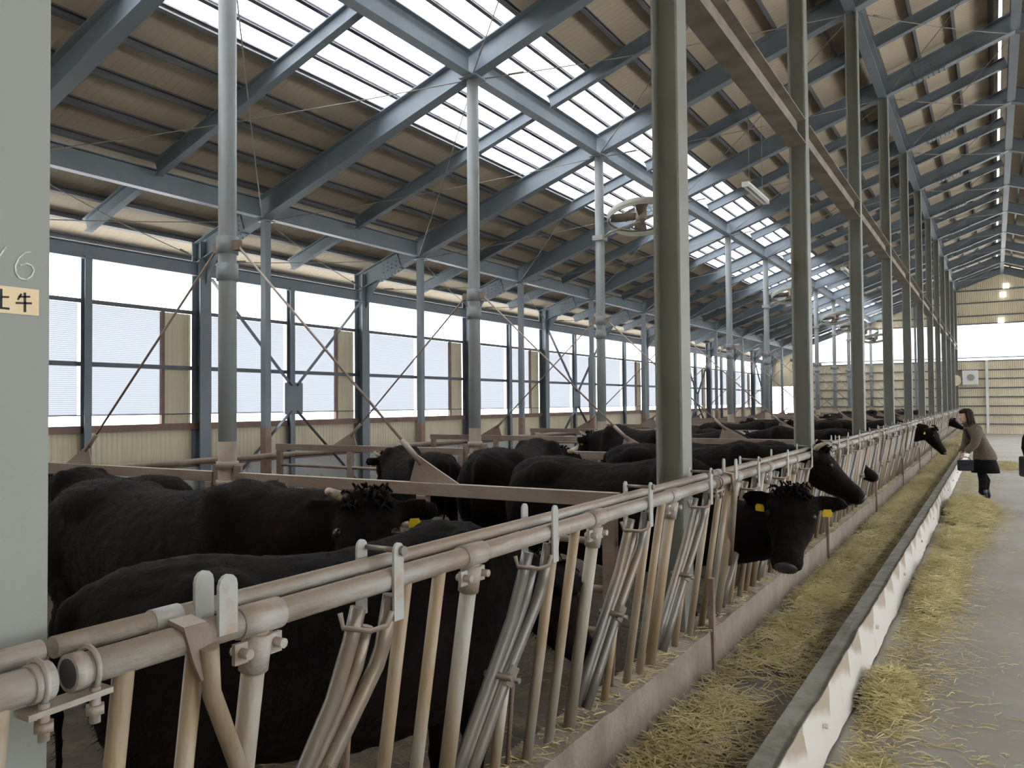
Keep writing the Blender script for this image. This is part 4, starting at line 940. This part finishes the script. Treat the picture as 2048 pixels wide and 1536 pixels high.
def mound_h(x, y):
    """hay depth in the trough: patchy, deeper further away and towards the low wall"""
    t = min(1, max(0, (y-1.0)/9)); c = noise.noise(V((x*1.5, y*0.55, 3)))*0.5+0.5; e = max(0, 1-abs((x+1.16)/0.25)**2)
    return (0.004+0.02*c+0.085*t*e*(0.3+0.9*c)+(0.03*e if y > 2 else 0))
def tpos(rn, y0=0.9, y1=43.5, pw=2.2):
    y = y0+(y1-y0)*rn.random()**pw
    while True:
        x = rn.uniform(-1.34, -0.83) if rn.random() < .2 else rn.gauss(-1.16, 0.12)
        if -1.35 < x < -0.82: break
    if noise.noise(V((x*4, y*1.3, 0))) < -0.22 and rn.random() < .8: y += 0.5
    return x, y, 0.095+mound_h(x, y)*rn.uniform(.5, 1.05)
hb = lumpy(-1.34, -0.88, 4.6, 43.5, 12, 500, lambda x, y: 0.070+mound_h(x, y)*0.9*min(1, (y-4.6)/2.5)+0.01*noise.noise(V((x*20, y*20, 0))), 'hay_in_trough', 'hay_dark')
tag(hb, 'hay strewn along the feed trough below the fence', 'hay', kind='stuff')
hay('stalks', None, 24000, tpos, seed=3, parent=hb, lmax=0.17)
piles = [(-0.53, 4.75, .12, .42, .11, 'small tuft of hay against the kerb, nearest the camera'), (-0.50, 3.45, .13, .40, .05, 'thin scatter of hay at the bottom edge beside the kerb'),
         (-0.46, 7.8, .17, 1.5, .15, 'long ridge of hay lying along the aisle side of the kerb'), (-0.40, 10.5, .22, .9, .12, 'hay heap farther along the kerb, before the woman'),
         (-0.36, 13.0, .36, 1.6, .26, 'big hay heap on the aisle floor at the woman\'s feet'), (0.15, 22.5, .55, 1.2, .12, 'low hay heap on the aisle behind the woman'), (-1.02, 27.5, .34, 2.2, .42, 'tall hay pile in the trough beyond the bending cow')]
for i, (cx, cy, rx, ry, hh, lab) in enumerate(piles):
    base = 0.0 if cx > -0.8 else 0.1
    def hz(x, y, cx=cx, cy=cy, rx=rx, ry=ry, hh=hh):
        q = 1-((x-cx)/rx)**2-((y-cy)/ry)**2; return hh*max(0, q)**0.8*(0.75+0.5*noise.noise(V((x*5, y*4, cx))))
    b = MB(); NR, NA = 9, 28; vs = [(cx, cy, base+hz(cx, cy)*.85)]; fs = []
    for a in range(1, NR+1):
        for t in range(NA):
            q = 2*math.pi*t/NA; x = cx+rx*.97*a/NR*math.cos(q); y = cy+ry*.97*a/NR*math.sin(q); x = max(x, -0.655) if base == 0 else x; vs.append((x, y, base-0.004+hz(x, y)*.85))
    for t in range(NA): fs.append((0, 1+t, 1+(t+1) % NA))
    for a in range(NR-1):
        for t in range(NA): o_ = 1+a*NA; fs.append((o_+t, o_+NA+t, o_+NA+(t+1) % NA, o_+(t+1) % NA))
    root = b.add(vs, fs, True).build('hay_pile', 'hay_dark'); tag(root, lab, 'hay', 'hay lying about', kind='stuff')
    def pp(rn, cx=cx, cy=cy, rx=rx, ry=ry, hz=hz, base=base):
        while True:
            x = rn.gauss(cx, rx*.55); y = rn.gauss(cy, ry*.55)
            if base > 0 and not -1.34 < x < -.83: continue
            if base == 0 and x < -0.60: continue
            return x, y, base+0.004+hz(x, y)*rn.uniform(.8, 1.02)
    hay('stalks', None, int(1600+9000*rx*ry*(1 if cy < 20 else .4)), pp, seed=20+i, parent=root, flat=.3)
def apos(rn):
    y = 1.5+26*rn.random()**1.6; return -0.62+abs(rn.gauss(0, .30)), y, 0.005
hay('loose_hay', 'loose hay stalks scattered over the aisle beside the kerb', 7000, apos, seed=9, lmin=.03, lmax=.11, flat=.05)
def wpos(rn): return rn.uniform(-1.52, -1.39), 0.9+30*rn.random()**2, 0.338
hay('loose_hay', 'stray hay stalks lying on top of the low manger wall', 2500, wpos, seed=5, lmin=.03, lmax=.09, flat=.08)
def bpos(rn): return rn.uniform(-3.2, -1.56), 0.5+9*rn.random(), 0.015
hay('bedding_straw', 'straw bedding on the pen floor behind the feed bars', 3500, bpos, m='straw_dark', seed=6, lmin=.04, lmax=.14, flat=.2)
